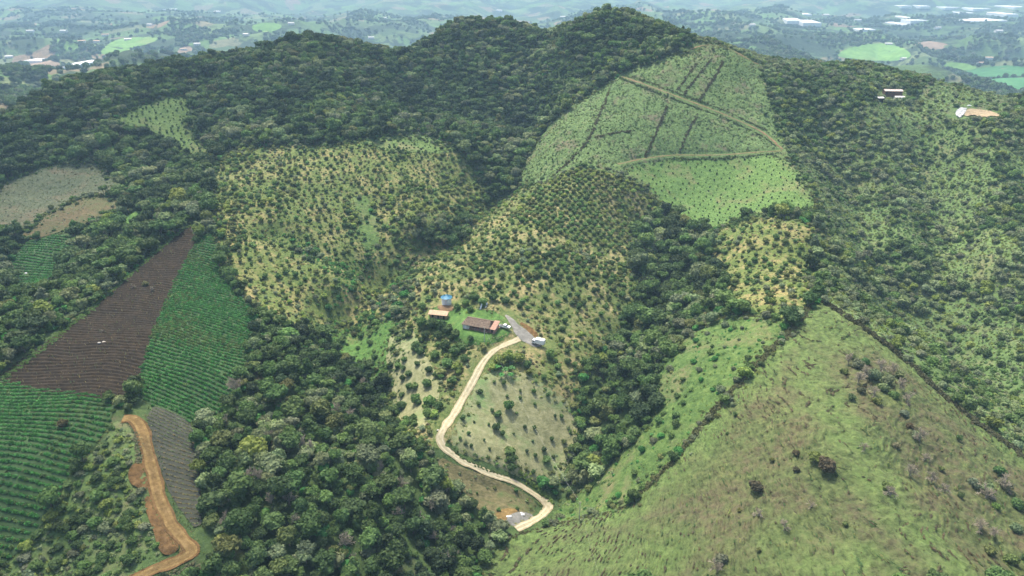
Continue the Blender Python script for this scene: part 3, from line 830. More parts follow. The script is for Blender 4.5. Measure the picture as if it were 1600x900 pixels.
def scatter_object(name, kind, P, label, cat):
    """one uncountable mass of plants; P columns x y z rx sx sz rz vid r g b"""
    me = bpy.data.meshes.new(name)
    n = len(P['x'])
    me.vertices.add(n); me.vertices.foreach_set('co', np.c_[P['x'], P['y'], P['z']].astype(np.float32).ravel())
    a = me.attributes.new('scl', 'FLOAT_VECTOR', 'POINT'); a.data.foreach_set('vector', np.c_[P['r'] * P.get('wx', 1.0), P['r'], P['h']].astype(np.float32).ravel())
    a = me.attributes.new('rot', 'FLOAT_VECTOR', 'POINT'); a.data.foreach_set('vector', np.c_[P['tx'], P['ty'], P['rz']].astype(np.float32).ravel())
    a = me.attributes.new('tcol', 'FLOAT_VECTOR', 'POINT'); a.data.foreach_set('vector', P['c'].astype(np.float32).ravel())
    a = me.attributes.new('vid', 'INT', 'POINT'); a.data.foreach_set('value', P['vid'].astype(np.int32))
    o = link(name, me); tag(o, label, cat, kind='stuff')
    key = 'scatter_' + kind
    ng = bpy.data.node_groups.get(key)
    if ng is None:
        ng = bpy.data.node_groups.new(key, 'GeometryNodeTree')
        ng.interface.new_socket('Geometry', in_out='INPUT', socket_type='NodeSocketGeometry')
        ng.interface.new_socket('Geometry', in_out='OUTPUT', socket_type='NodeSocketGeometry')
        nd = ng.nodes; gi = nd.new('NodeGroupInput'); go = nd.new('NodeGroupOutput')
        ip = nd.new('GeometryNodeInstanceOnPoints'); ci = nd.new('GeometryNodeCollectionInfo')
        ci.inputs['Collection'].default_value = src_collection(kind)
        ci.inputs['Separate Children'].default_value = True; ci.inputs['Reset Children'].default_value = True
        def attr(nm, t):
            k = nd.new('GeometryNodeInputNamedAttribute'); k.data_type = t; k.inputs['Name'].default_value = nm
            return [s for s in k.outputs if s.enabled and s.name == 'Attribute'][0]
        l = ng.links
        l.new(gi.outputs[0], ip.inputs['Points']); l.new(ci.outputs[0], ip.inputs['Instance'])
        ip.inputs['Pick Instance'].default_value = True
        l.new(attr('vid', 'INT'), ip.inputs['Instance Index']); l.new(attr('rot', 'FLOAT_VECTOR'), ip.inputs['Rotation'])
        l.new(attr('scl', 'FLOAT_VECTOR'), ip.inputs['Scale']); l.new(ip.outputs[0], go.inputs[0])
    md = o.modifiers.new('plants', 'NODES'); md.node_group = ng
    return o

# ------------------------------------------------------------------ where plants grow
PALETTE = {'dark': (0.066, 0.115, 0.036), 'deep': (0.088, 0.155, 0.046), 'mid': (0.118, 0.200, 0.056), 'grey': (0.175, 0.215, 0.115), 'pale': (0.225, 0.285, 0.13), 'yellow': (0.20, 0.26, 0.06), 'olive': (0.155, 0.185, 0.06), 'brown': (0.105, 0.092, 0.048), 'lush': (0.075, 0.235, 0.055), 'black': (0.045, 0.078, 0.032), 'straw': (0.32, 0.28, 0.13)}
PN = list(PALETTE); PV = np.array([PALETTE[k] for k in PN])
def jgrid(x0, x1, y0, y1, sp, jit=0.45):
    xs = np.arange(x0, x1, sp); ys = np.arange(y0, y1, sp * .9)
    X, Y = np.meshgrid(xs.astype(float), ys.astype(float)); X[1::2] += sp / 2.0
    X = X + rng.uniform(-jit, jit, X.shape) * sp; Y = Y + rng.uniform(-jit, jit, Y.shape) * sp
    return X.ravel(), Y.ravel()
BLOCK = []   # (x, y, radius) kept clear of plants: buildings and vehicles
def clear_of(x, y, pad=0.0):
    ix = np.clip(np.round(x - GX0).astype(int), 0, len(_gx) - 1); iy = np.clip(np.round(y - GY0).astype(int), 0, len(_gy) - 1)
    ok = ROADDIST[iy, ix] > 1.2 + pad
    for bx, by, br in BLOCK: ok &= np.hypot(x - bx, y - by) > br + pad
    return ok
def plants_in(znames, kind, sp, rr, tints, hr=(.9, 1.2), jit=.45, prob=1.0, clump=None, xy=None, tilt=.06, sink=.1, bbox=None):
    """plants of one kind over some zones: spacing, radius range, greens with weights"""
    ids = [Z(n) for n in znames]
    if xy is None:
        m = np.isin(ZMAP, ids)
        ys, xs = np.where(m)
        x, y = jgrid(xs.min() + GX0, xs.max() + GX0 + 1, ys.min() + GY0, ys.max() + GY0 + 1, sp, jit)
    else: x, y = np.array(xy, float).T
    k = np.isin(zone_of(x, y), ids) & clear_of(x, y)
    if prob < 1: k &= rng.random(len(x)) < prob
    if clump: k &= fbm(x / clump[0], y / clump[0], 3, clump[2]) > clump[1]
    x, y = x[k], y[k]
    k = clear_of(x, y, .62 * rr[1] if rr[1] > 1 else 0); x, y = x[k], y[k]; n = len(x)
    r = rng.uniform(0, 1, n) ** 1.3 * (rr[1] - rr[0]) + rr[0]
    tn = list(tints); w = np.array([tints[t] for t in tn], float); w /= w.sum()
    # neighbours tend to share a green
    q = np.clip(fbm(x / 28, y / 28, 3, 63) * .9 + .5 + rng.normal(0, .28, n), 0, .9999)
    ti = np.array([PN.index(t) for t in tn])[np.searchsorted(np.cumsum(w) - 1e-9, np.clip(q, 0, .9999)).clip(0, len(tn) - 1)]
    c = PV[ti] * rng.uniform(.7, 1.32, (n, 1)) * rng.uniform(.93, 1.07, (n, 3))
    return dict(x=x, y=y, z=height(x, y) - sink * r, r=r, h=r * rng.uniform(hr[0], hr[1], n), rz=rng.uniform(0, 6.28, n), tx=rng.normal(0, tilt, n), ty=rng.normal(0, tilt, n), vid=rng.integers(0, len(PLANTS[kind]), n), c=c, ti=ti)
def cat_plants(*a): return {k: np.concatenate([p[k] for p in a]) for k in a[0]}
def pick(P, m): return {k: v[m] for k, v in P.items()}
def visible(P, lift=1.2):
    u, v, d = project(P['x'], P['y'], P['z'] + P['h'] * lift)
    ok = (u > 4) & (u < 1596) & (v > 4) & (v < 896) & (d > 10)
    for t in np.linspace(.5, .985, 34):
        ok &= CAMZ + (P['z'] + P['h'] * lift - CAMZ) * t > height(P['x'] * t, P['y'] * t) - .3
    return ok, u, v, P['r'] / d

# ------------------------------------------------------------------ buildings, vehicles and small things: placed first so that plants keep clear
def bm_obj(name, bm, mat, parent=None, sm=False):
    me = bpy.data.meshes.new(name); bm.normal_update(); bm.to_mesh(me); bm.free()
    for m in (mat if isinstance(mat, (list, tuple)) else [mat]): me.materials.append(m)
    if sm:
        for p in me.polygons: p.use_smooth = True
    return link(name, me, parent)
def add_box(bm, x0, x1, y0, y1, z0, z1, bev=0.0):
    r = bmesh.ops.create_cube(bm, size=1.0)
    for v in r['verts']:
        v.co = Vector(((x0 + x1) / 2 + v.co.x * (x1 - x0), (y0 + y1) / 2 + v.co.y * (y1 - y0), (z0 + z1) / 2 + v.co.z * (z1 - z0)))
    if bev > 0:
        es = list({e for v in r['verts'] for e in v.link_edges})
        bmesh.ops.bevel(bm, geom=es, offset=bev, segments=2, affect='EDGES')
def box(name, mat, parent, *a, bev=0.0):
    bm = bmesh.new(); add_box(bm, *a, bev=bev); return bm_obj(name, bm, mat, parent)
def cyl(bm, c, r, h, k=16, axis='Z', r2=None):
    M = Matrix.Translation(c)
    if axis == 'Y': M = M @ Matrix.Rotation(R(90), 4, 'X')
    if axis == 'X': M = M @ Matrix.Rotation(R(90), 4, 'Y')
    bmesh.ops.create_cone(bm, cap_ends=True, segments=k, radius1=r, radius2=r if r2 is None else r2, depth=h, matrix=M)
def tiled_slope(name, mat, parent, a, b, c, d, n, rise=.09):
    """roof slope a-b at the eave, d-c at the ridge, ribbed with rolls of tiles"""
    a, b, c, d = map(Vector, (a, b, c, d))
    nrm = (b - a).cross(d - a).normalized()
    m = 9; V = []; F = []
    for i in range(n * 2 + 1):
        t = i / (n * 2)
        for j in range(m):
            s = j / (m - 1)
            p = (a.lerp(b, t)).lerp(d.lerp(c, t), s)
            V.append(p + nrm * (rise * (i % 2) + 0.035 * ((j * 3) % 2) + random.uniform(-.02, .02)))
    W = len(V)
    for p in list(V): V.append(p - nrm * .14)
    for i in range(n * 2):
        for j in range(m - 1):
            k = i * m + j
            F.append((k, k + m, k + m + 1, k + 1)); F.append((W + k, W + k + 1, W + k + m + 1, W + k + m))
    me = bpy.data.meshes.new(name); me.from_pydata([tuple(v) for v in V], [], F); me.materials.append(mat); me.update()
    return link(name, me, parent)
def site(u, v, sink=0.0):
    x, y = ground_at([(u, v)])[0]
    return float(x), float(y), float(height(x, y)) - sink
M_TILE = plain('weathered_clay_tile', (0.165, 0.125, 0.092), .9, .6, 1.6)
M_TILE2 = plain('pink_clay_tile', (0.40, 0.25, 0.185), .9, .35, 1.6)
M_TILE3 = plain('orange_clay_tile', (0.52, 0.36, 0.24), .9, .25, 1.2)
M_REDWALL = plain('red_brown_wall', (0.20, 0.075, 0.05), .9, .25, 1.2)
M_BRICK = plain('brick_wall', (0.38, 0.22, 0.14), .9, .25, 3)
M_WHITE = plain('white_wall', (0.74, 0.72, 0.68), .8, .10, 1.0)
M_DARK = plain('dark_opening', (0.025, 0.022, 0.02), .8, .2, 2)
M_WOOD = plain('grey_timber', (0.22, 0.17, 0.12), .9, .3, 3)
M_BLUE = plain('blue_sheet', (0.06, 0.22, 0.34), .5, .18, .8)
M_TANK = plain('white_tank_sheet', (0.70, 0.73, 0.74), .45, .08, 1.0)
M_CAR = plain('white_car_paint', (0.74, 0.75, 0.76), .3, .04, 1.0, spec=.5)
M_TRIM = plain('black_trim', (0.03, 0.03, 0.032), .6, .2, 2)
M_RUBBER = plain('rubber', (0.02, 0.02, 0.02), .9, .2, 3)
M_GLASS = plain('dark_glass', (0.03, 0.04, 0.05), .1, .1, 1, spec=.6)
M_STEEL = plain('steel', (0.45, 0.45, 0.45), .4, .1, 2, metal=.7)
M_RED = plain('red_lens', (0.45, 0.02, 0.02), .3, .1, 2)
M_LAMP = plain('clear_lens', (0.7, 0.7, 0.68), .2, .05, 2)
M_PLASTIC = plain('white_plastic_film', (0.78, 0.79, 0.79), .5, .10, .15)
M_CONC = plain('pale_concrete', (0.52, 0.51, 0.47), .9, .15, 1.5)
M_STONE = plain('pale_stone', (0.55, 0.52, 0.46), .9, .2, 1.5)

# the farmhouse
x, y, z = site(748, 512)
fh = tag(empty('farmhouse', (x, y, z + .25), R(-20)), 'long farmhouse with weathered brown tiled roof and a red-brown verandah beside the gravel yard', 'house')
BLOCK.append((x, y, 9))
HW, HD, WH, RH = 6.5, 3.6, 2.6, 1.7
box('plinth', M_BRICK, fh, -HW, HW + 2.6, -HD, HD, -1.6, .12)
box('wall', M_REDWALL, fh, -HW + .3, HW, -HD + 1.9, HD - .2, .12, WH)
box('annex_wall', M_TILE2, fh, HW + .003, HW + 2.4, -HD + .6, HD - 1.0, .12, WH - .4)
box('verandah_wall', M_WHITE, fh, -HW, -HW + 3.0, -HD + .05, -HD + 1.88, .12, 1.9)
ov_ = .5
ridge_l, ridge_r = (-HW + 1.4, 0, WH + RH), (HW - .6, 0, WH + RH)
ez = WH - .25
rf = tiled_slope('roof', M_TILE, fh, (-HW - ov_, -HD - ov_, ez), (HW + .2, -HD - ov_, ez), ridge_r, ridge_l, 30)
tiled_slope('roof_slope', M_TILE, rf, (HW + .2, HD + ov_, ez), (-HW - ov_, HD + ov_, ez), ridge_l, ridge_r, 30)
tiled_slope('roof_hip', M_TILE, rf, (-HW - ov_, HD + ov_, ez), (-HW - ov_, -HD - ov_, ez), (-HW + 1.4, -.05, WH + RH), (-HW + 1.4, .05, WH + RH), 14)
tiled_slope('roof_hip', M_TILE, rf, (HW + .2, -HD - ov_, ez), (HW + .2, HD + ov_, ez), (HW - .6, .05, WH + RH), (HW - .6, -.05, WH + RH), 14)
bm = bmesh.new(); cyl(bm, (.4, 0, WH + RH + .05), .13, 2 * HW - 2.0, 8, 'X'); bm_obj('ridge_cap', bm, M_TILE, rf)
tiled_slope('annex_roof', M_TILE2, fh, (HW + .35, -HD - .1, WH - .5), (HW + 3.0, -HD - .1, WH - .5), (HW + 3.0, HD - .6, WH + .75), (HW + .35, HD - .6, WH + .75), 8)
for k in range(7):
    px = -HW + .15 + k * (2 * HW - .3) / 6
    box('post', M_WOOD, fh, px - .07, px + .07, -HD + .02 - .1, -HD + .02 + .04, .12, WH - .1)
bm = bmesh.new(); add_box(bm, -HW + 3.05, HW, -HD - .02, -HD + .03, .95, 1.03); add_box(bm, -HW + 3.05, HW, -HD - .02, -HD + .03, .3, .36)
for k in range(24): add_box(bm, -HW + 3.2 + k * .4, -HW + 3.24 + k * .4, -HD - .005, -HD + .02, .36, .95)
bm_obj('railing', bm, M_TILE2, fh)
for dx in (-3.2, 1.0, 4.8):
    d = box('door', M_WOOD, fh, dx, dx + .95, -HD + 1.84, -HD + 1.895, .14, 2.1); box('handle', M_STEEL, d, dx + .78, dx + .86, -HD + 1.80, -HD + 1.838, 1.0, 1.08)
for dx in (-1.6, 2.7):
    w_ = box('window', M_WHITE, fh, dx, dx + 1.2, -HD + 1.85, -HD + 1.896, .95, 2.0); box('pane', M_GLASS, w_, dx + .1, dx + 1.1, -HD + 1.82, -HD + 1.848, 1.05, 1.9)
box('annex_door', M_DARK, fh, HW + .8, HW + 1.7, -HD + .55, -HD + .597, .14, 1.9)
# the shed
x, y, z = site(686, 496)
sh = tag(empty('shed', (x, y, z + .2), R(-12)), 'low brick shed with pale orange tiled roof and dark doorways below the tank', 'shed')
BLOCK.append((x, y, 6.5))
box('wall', M_BRICK, sh, -4.3, 4.3, -1.7, 1.7, -1.5, 2.3)
r_ = tiled_slope('roof', M_TILE3, sh, (-4.8, -2.2, 2.15), (4.8, -2.2, 2.15), (4.8, .4, 3.1), (-4.8, .4, 3.1), 18)
tiled_slope('roof_slope', M_TILE3, r_, (4.8, 2.2, 2.35), (-4.8, 2.2, 2.35), (-4.8, .4, 3.1), (4.8, .4, 3.1), 18)
for dx in (-3.0, -.3, 2.5): box('doorway', M_DARK, sh, dx, dx + .9, -1.745, -1.702, .1, 1.95)
box('vent_opening', M_DARK, sh, 1.2, 1.9, -1.74, -1.702, 1.2, 1.7)
# the tank
x, y, z = site(698, 475)
tk = tag(empty('water_tank', (x, y, z + .2)), 'round white water tank with blue conical roof above the shed', 'water tank')
BLOCK.append((x, y, 5))
bm = bmesh.new()
for k in range(11): cyl(bm, (0, 0, -.8 + k * .4 + .2), 2.32 + .05 * (k % 2), .398, 40)
bm_obj('wall', bm, M_TANK, tk)
bm = bmesh.new(); cyl(bm, (0, 0, 4.15), 2.85, 1.1, 24, r2=.25); rf = bm_obj('roof', bm, M_BLUE, tk)
bm = bmesh.new(); cyl(bm, (0, 0, 4.78), .3, .16, 16); bm_obj('vent_cap', bm, M_BLUE, rf)
bm = bmesh.new()
for k in range(24):
    a = k * 2 * math.pi / 24
    r0 = bmesh.ops.create_cube(bm, size=1.0)
    for v in r0['verts']: v.co = Matrix.Rotation(a, 3, 'Z') @ (Matrix.Rotation(math.atan2(1.1, 2.6), 3, 'Y') @ Vector((v.co.x * 2.7, v.co.y * .06, v.co.z * .08)) + Vector((1.56, 0, 4.19)))
bm_obj('roof_seam', bm, M_BLUE, rf)
bm = bmesh.new(); add_box(bm, -.32, -.26, -2.5, -2.44, 0, 3.6); add_box(bm, .26, .32, -2.5, -2.44, 0, 3.6)
for k in range(9): add_box(bm, -.26, .26, -2.49, -2.45, .3 + k * .38, .34 + k * .38)
bm_obj('ladder', bm, M_STEEL, tk)
def wheel(parent, px, py, r=.36, w=.24):
    bm = bmesh.new(); cyl(bm, (px, py, r), r, w, 16, 'Y'); t = bm_obj('wheel', bm, M_RUBBER, parent)
    bm = bmesh.new(); cyl(bm, (px, py + (.01 if py > 0 else -.01), r), r * .58, w, 12, 'Y'); bm_obj('rim', bm, M_STEEL, t)
def prism(name, mat, parent, prof, y0, y1, bev=.05):
    bm = bmesh.new(); A = [bm.verts.new((a, y0, b)) for a, b in prof]; B = [bm.verts.new((a, y1, b)) for a, b in prof]
    bm.faces.new(A[::-1]); bm.faces.new(B)
    for i in range(len(prof)): bm.faces.new((A[i], A[(i + 1) % len(prof)], B[(i + 1) % len(prof)], B[i]))
    bmesh.ops.recalc_face_normals(bm, faces=bm.faces[:])
    if bev: bmesh.ops.bevel(bm, geom=bm.edges[:], offset=bev, segments=2, affect='EDGES')
    return bm_obj(name, bm, mat, parent)
# the pickup
x, y, z = site(789, 514)
pk = tag(empty('pickup_truck', (x, y, z + .62), R(-18)), 'white pickup truck parked on gravel at the end of the farmhouse', 'pickup')
BLOCK.append((x, y, 4))
body = prism('body', M_CAR, pk, [(-2.6, .45), (2.55, .45), (2.6, .95), (1.2, 1.1), (-2.6, 1.08)], -.88, .88)
cab = prism('cab', M_CAR, pk, [(-.75, 1.05), (1.25, 1.05), (.65, 1.72), (-.55, 1.74)], -.8, .8)
prism('windscreen', M_GLASS, cab, [(.74, 1.68), (1.26, 1.13), (1.28, 1.15), (.76, 1.70)], -.68, .68, 0)
for s in (-1, 1):
    prism('side_window', M_GLASS, cab, [(-.55, 1.2), (.95, 1.2), (.55, 1.62), (-.48, 1.64)], s * .805, s * .815, 0)
    box('headlight', M_LAMP, pk, 2.56, 2.62, s * .68 - .15, s * .68 + .15, .68, .86)
    box('tail_lamp', M_RED, pk, -2.63, -2.58, s * .76 - .08, s * .76 + .08, .65, .98)
prism('rear_window', M_GLASS, cab, [(-.6, 1.65), (-.78, 1.15), (-.80, 1.15), (-.62, 1.66)], -.62, .62, 0)
box('load_bed', M_TRIM, pk, -2.45, -.85, -.74, .74, 1.06, 1.10)
box('bumper', M_TRIM, pk, 2.585, 2.72, -.8, .8, .42, .62, bev=.03)
for s in (-1, 1):
    for px in (-1.55, 1.6): wheel(pk, px, s * .82)
# the box truck
x, y, z = site(841, 540)
bt = tag(empty('box_truck', (x, y, z + .62), R(152)), 'white box truck parked at the low end of the gravel yard', 'truck')
BLOCK.append((x, y, 5))
box('cargo_box', M_CAR, bt, -3.0, 1.1, -1.12, 1.12, .85, 3.05, bev=.06)
cab = prism('cab', M_CAR, bt, [(1.25, .5), (2.95, .5), (2.95, 1.3), (2.6, 2.15), (1.25, 2.2)], -1.0, 1.0, .06)
prism('windscreen', M_GLASS, cab, [(2.97, 1.35), (2.66, 2.08), (2.69, 2.10), (3.0, 1.36)], -.85, .85, 0)
for s in (-1, 1):
    box('side_window', M_GLASS, cab, 1.6, 2.45, s * 1.012 - .01, s * 1.012 + .01, 1.35, 1.95)
    box('headlight', M_LAMP, bt, 2.95, 3.0, s * .75 - .14, s * .75 + .14, .75, .95)
    box('mirror', M_TRIM, cab, 2.65, 2.75, s * 1.15 - .12, s * 1.15 + .12, 1.4, 1.85)
    for px in (-1.7, 2.1): wheel(bt, px, s * .92, .42, .28)
box('chassis', M_TRIM, bt, -2.9, 2.8, -.45, .45, .42, .78)
box('rear_door', M_WHITE, bt, -3.05, -3.003, -1.0, 1.0, .95, 2.95)
# white boards behind the roof, utility pole, wires
for (u, v, lab) in ((745, 496, 'white board propped up behind the farmhouse roof, the one nearer the shed'), (753, 495, 'narrow white board propped up behind the farmhouse roof, nearer the yard')):
    x, y, z = site(u, v)
    b = tag(box('board', M_PLASTIC, None, -.35, .35, -.06, .06, -.4, 4.6, bev=.02), lab, 'board', 'white boards behind the farmhouse')
    b.location = (x + 1, y + 4.5, z + .3); b.rotation_euler = (R(-25), R(18), 0)
def pole(u, v, h, lab, lean=0.0):
    x, y, z = site(u, v)
    p = tag(empty('utility_pole', (x, y, z)), lab, 'pole', 'power line poles')
    bm = bmesh.new(); cyl(bm, (0, 0, h / 2 - .4), .15, h + .8, 10, r2=.09); bm_obj('post', bm, M_CONC, p)
    box('crossarm', M_WOOD, p, -.7, .7, -.05, .05, h - .45, h - .33)
    for k in (-.6, 0, .6):
        bm = bmesh.new(); cyl(bm, (k, 0, h - .26), .05, .14, 8); bm_obj('insulator', bm, M_WHITE, p)
    p.rotation_euler.z = R(30)
    return Vector((x, y, z + h - .2))
p1 = pole(757, 534, 7.5, 'slim pale concrete pole standing on the grass in front of the farmhouse')
p2 = pole(905, 812, 8.0, 'slim pale concrete pole at the foot of the pasture near the road bend')
def wire(a, b, sag, lab):
    pts = [a.lerp(b, t / 30) - Vector((0, 0, sag * 4 * (t / 30) * (1 - t / 30))) for t in range(31)]
    g = Geo(); g.tube(pts, [.018] * 31, 3); tag(link('power_cable', g.mesh('power_cable', [M_STEEL])), lab, 'cable')
wire(p1, p2, 4.0, 'thin power cable from the farmhouse pole down to the road bend')
wire(p2, Vector((22, 112, 24)), 3.0, 'thin pale power cable crossing above the pasture at the bottom edge')
# white heaps beside the road
def heap(u, v, s, seed, lab, cat, name, mat, grp=None):
    x, y, z = site(u, v)
    s *= .62; r = np.random.default_rng(seed); g = Geo()
    IV, IF = ico(3)
    for k in range(3):
        q = np.array([r.normal() * .5, r.normal() * .35, .12]) * s * .8
        d = 1 + .35 * fbm(IV[:, 0] * 2 + k * 7, IV[:, 1] * 2 + IV[:, 2], 3, seed)
        g.add(IV * d[:, None] * np.array([.75, .5, .42]) * s * (1 - .18 * k) + q, IF)
    o = tag(link(name, g.mesh(name, [mat], True)), lab, cat, grp); o.location = (x, y, z + .1 * s + .2)
    BLOCK.append((x, y, s * 1.2))
heap(813, 803, 1.7, 3, 'crumpled white sheet on the gravel patch, the one nearest the road bend', 'sheet', 'white_sheet', M_PLASTIC, 'white sheets beside the road')
heap(794, 809, 1.8, 4, 'bulky white covered heap on the left of the gravel patch by the road', 'sheet', 'white_sheet', M_PLASTIC, 'white sheets beside the road')
heap(791, 819, 1.6, 5, 'low white sheet nearest the end of the tan road', 'sheet', 'white_sheet', M_PLASTIC, 'white sheets beside the road')
heap(160, 537, 1.7, 6, 'pale rock standing alone in the dark plowed field', 'rock', 'rock', M_STONE)
heap(41, 428, 1.5, 7, 'small white heap in the green vegetable field at the left', 'sheet', 'white_sheet', M_PLASTIC)
heap(142, 357, 1.9, 8, 'small white shelter sheet beside the dark conifers', 'sheet', 'white_sheet', M_PLASTIC)
heap(1515, 166, 2.2, 9, 'small white heap above the pale bank on the right shelf', 'sheet', 'white_sheet', M_PLASTIC)
heap(685, 673, .9, 10, 'pale stone at the outside of the road bend', 'rock', 'rock', M_STONE)
# gravel spot, cut banks, pale bank on the right shelf
SPOTP = []
def spot(name, px, mat, lift, d=.8, disp=None):
    P = ground_at(densify(chaikin(px, True, 2), True, 8))
    SPOTP.append(P)
    return patch(name, None, mat, d, d, lift, disp, poly=P)
spot('gravel_patch', [(795,806),(815,801),(838,806),(832,816),(808,824),(790,818)], S_GRAVEL, .72, .7, tuss(.12, 51))
spot('bare_patch', [(772,800),(800,795),(812,800),(795,808),(792,822),(780,824)], S_CLAY, .66, .7, tuss(.2, 52))
spot('cut_bank', [(808,500),(822,508),(838,520),(842,527),(832,527),(820,516)], S_CLAYD, .75, .6, tuss(.4, 53))
spot('clay_bank', [(200,742),(206,730),(220,724),(236,726),(243,756),(232,768),(212,764),(203,756)], S_CLAYD, .7, .6, tuss(.6, 54))
spot('clay_apron', [(286,846),(304,850),(314,862),(306,872),(288,872),(278,864)], S_CLAY, .3, .6, tuss(.25, 59))
spot('clay_bank', [(224,778),(240,774),(252,806),(266,834),(284,856),(262,872),(248,862),(240,830),(230,806)], S_CLAYD, .55, .6, tuss(.6, 55))
spot('quarry_bank', [(1505,179),(1512,171),(1530,173),(1545,174),(1560,180),(1570,185),(1548,182),(1538,185),(1520,181),(1508,184)], S_PALE, .9, 1.0, tuss(.6, 56))
spot('earth_patch', [(680,478),(706,478),(712,486),(690,489)], S_TRACK, .5, .8, tuss(.15, 57))
for P in SPOTP:
    x0, y0 = P.min(0) - 1; x1, y1 = P.max(0) + 1
    i0, i1 = int(max(0, y0 - GY0)), int(y1 - GY0 + 1); j0, j1 = int(max(0, x0 - GX0)), int(x1 - GX0 + 1)
    ZMAP[i0:i1, j0:j1][inside(P, XX[i0:i1, j0:j1], YY[i0:i1, j0:j1])] = Z('bare')
# the houses on the right spur
def small_house(u, v, w, d, h, rz, wall, roof, lab, name='house', pitch=.16, cat='house', sink=.6, doors=2, up=0.0):
    x, y, z = site(u, v)
    o = tag(empty(name, (x, y, z + .3 + up), R(rz)), lab, cat)
    BLOCK.append((x, y, w * .62))
    box('wall', wall, o, -w / 2, w / 2, -d / 2, d / 2, -sink - up - 1.5, h)
    e = .4; rr = h + d * pitch
    r_ = tiled_slope('roof', roof, o, (-w / 2 - e, -d / 2 - e, h - .1), (w / 2 + e, -d / 2 - e, h - .1), (w / 2 + e, 0, rr), (-w / 2 - e, 0, rr), max(4, int(w * 1.4)), .06)
    tiled_slope('roof_slope', roof, r_, (w / 2 + e, d / 2 + e, h - .1), (-w / 2 - e, d / 2 + e, h - .1), (-w / 2 - e, 0, rr), (w / 2 + e, 0, rr), max(4, int(w * 1.4)), .06)
    for k in range(doors):
        px = -w / 2 + w * (k + .5) / doors
        wd = box('window' if k else 'door', M_DARK if k == 0 else M_GLASS, o, px - .6, px + .6, -d / 2 - .05, -d / 2 - .004, .2 if k == 0 else 1.0, 2.1)
    return o
M_PALEROOF = plain('pale_sheet_roof', (0.62, 0.60, 0.57), .5, .12, .6)
M_PINKROOF = plain('pink_sheet_roof', (0.52, 0.43, 0.38), .7, .12, .6)
M_DARKWALL = plain('dark_timber_wall', (0.12, 0.07, 0.055), .9, .3, 1)
h1 = small_house(1393, 150, 14, 6, 2.6, -4, M_DARKWALL, M_PINKROOF, 'long house with pale pink roof above dark red walls on the right spur', doors=5, up=1.6)
small_house(1404, 156, 7, 4, 2.2, -4, M_WHITE, M_PALEROOF, 'white flat-fronted annex just below the long pink-roofed house', doors=3)
small_house(1372, 157, 6.5, 4, 2.0, 4, M_DARK, M_PALEROOF, 'small shed with pale roof left of the long pink-roofed house', 'shed', cat='shed', doors=1)
def greenhouse(x, y, w, d, h, rz, lab, spans, grp=None):
    z = float(height(x, y))
    o = tag(empty('greenhouse', (x, y, z + .3), rz), lab, 'greenhouse', grp)
    spans = max(spans, int(w / 8.5))
    for k in range(spans):
        x0 = -w / 2 + k * w / spans; x1 = x0 + w / spans - .2
        V = []; n = 8
        for yy in (-d / 2, d / 2):
            V.append((x0, yy, -12)); V.append((x1, yy, -12))
            for i in range(n + 1):
                t = math.pi * i / n
                V.append(((x0 + x1) / 2 + (x1 - x0) / 2 * math.cos(t), yy, h + (w / spans) * .28 * math.sin(t)))
        m = n + 3
        F = [(2 + i, 3 + i, m + 3 + i, m + 2 + i) for i in range(n)] + [(1, 2, m + 2, m + 1), (2 + n, 0, m, m + 2 + n), (0, *range(2 + n, 1, -1), 1), (m, m + 1, *range(m + 2, m + 3 + n))]
        me = bpy.data.meshes.new('span'); me.from_pydata(V, [], F); me.materials.append(M_PLASTIC); me.update()
        link('span', me, o)
    return o
M_TARP = plain('grey_white_tarpaulin', (0.34, 0.36, 0.37), .7, .4, .6)
tp = spot('tarpaulin', [(1492,176),(1500,170),(1511,169),(1508,178),(1500,186),(1494,184)], M_TARP, 1.1, .8, tuss(1.2, 58))
del tp['kind']; tag(tp, 'crumpled pale tarpaulin at the left end of the quarry bank', 'tarpaulin')
for q in ((1502, 178), (1525, 177), (1550, 181)): BLOCK.append((*ground_at([q])[0], 9))
# greenhouses and houses of the far country
GH = [(68,95,62,16,'long white greenhouse roof behind the forest edge at the far left',5),(120,102,36,34,'bright white greenhouse standing right behind the forest edge at the left',5),
(268,15,26,12,'lone white greenhouse high up at the top left',3),
(1238,32,44,22,'left wing of the large white greenhouse block on the far right hillside',5),(1262,35,50,26,'right wing of the large white greenhouse block on the far right hillside',6),(1258,23,24,10,'small white greenhouse just above the large block',3),
(1350,47,46,10,'narrow white greenhouse alone on the slope below the middle ones',3),(1403,38,30,22,'squat white greenhouse in the middle of the far right slope',3),(1430,33,56,10,'long thin white greenhouse right of the squat one',4),(1412,28,16,16,'small tilted white greenhouse above the squat one',2),
(1511,33,70,18,'large white greenhouse, left of the lowest pair at the right',6),(1543,32,48,18,'large white greenhouse, right of the lowest pair at the right',5),(1508,20,52,20,'white greenhouse of the middle row at the right',4),(1525,14,46,12,'thin white greenhouse above the middle row at the right',4),
(1566,22,30,20,'pale greenhouse beside the field at the far right',3),(1582,11,44,16,'bright white greenhouse nearest the top right corner',4),(1485,12,60,10,'thin white greenhouse near the top, left of the others',4),(1440,10,26,12,'small white greenhouse near the top of the far slope',2),(1411,10,28,8,'flat white greenhouse near the top, beside a small one',3)]
for u, v, w, d, lab, sp in GH:
    x, y = ground_at([(u, v)])[0]
    s = math.hypot(x, y) / 2300.0
    greenhouse(x, y, w * 1.0 * s, d * 4.4 * s, 3.5, R(random.uniform(-14, 14)), lab, sp, 'greenhouses of the far country')
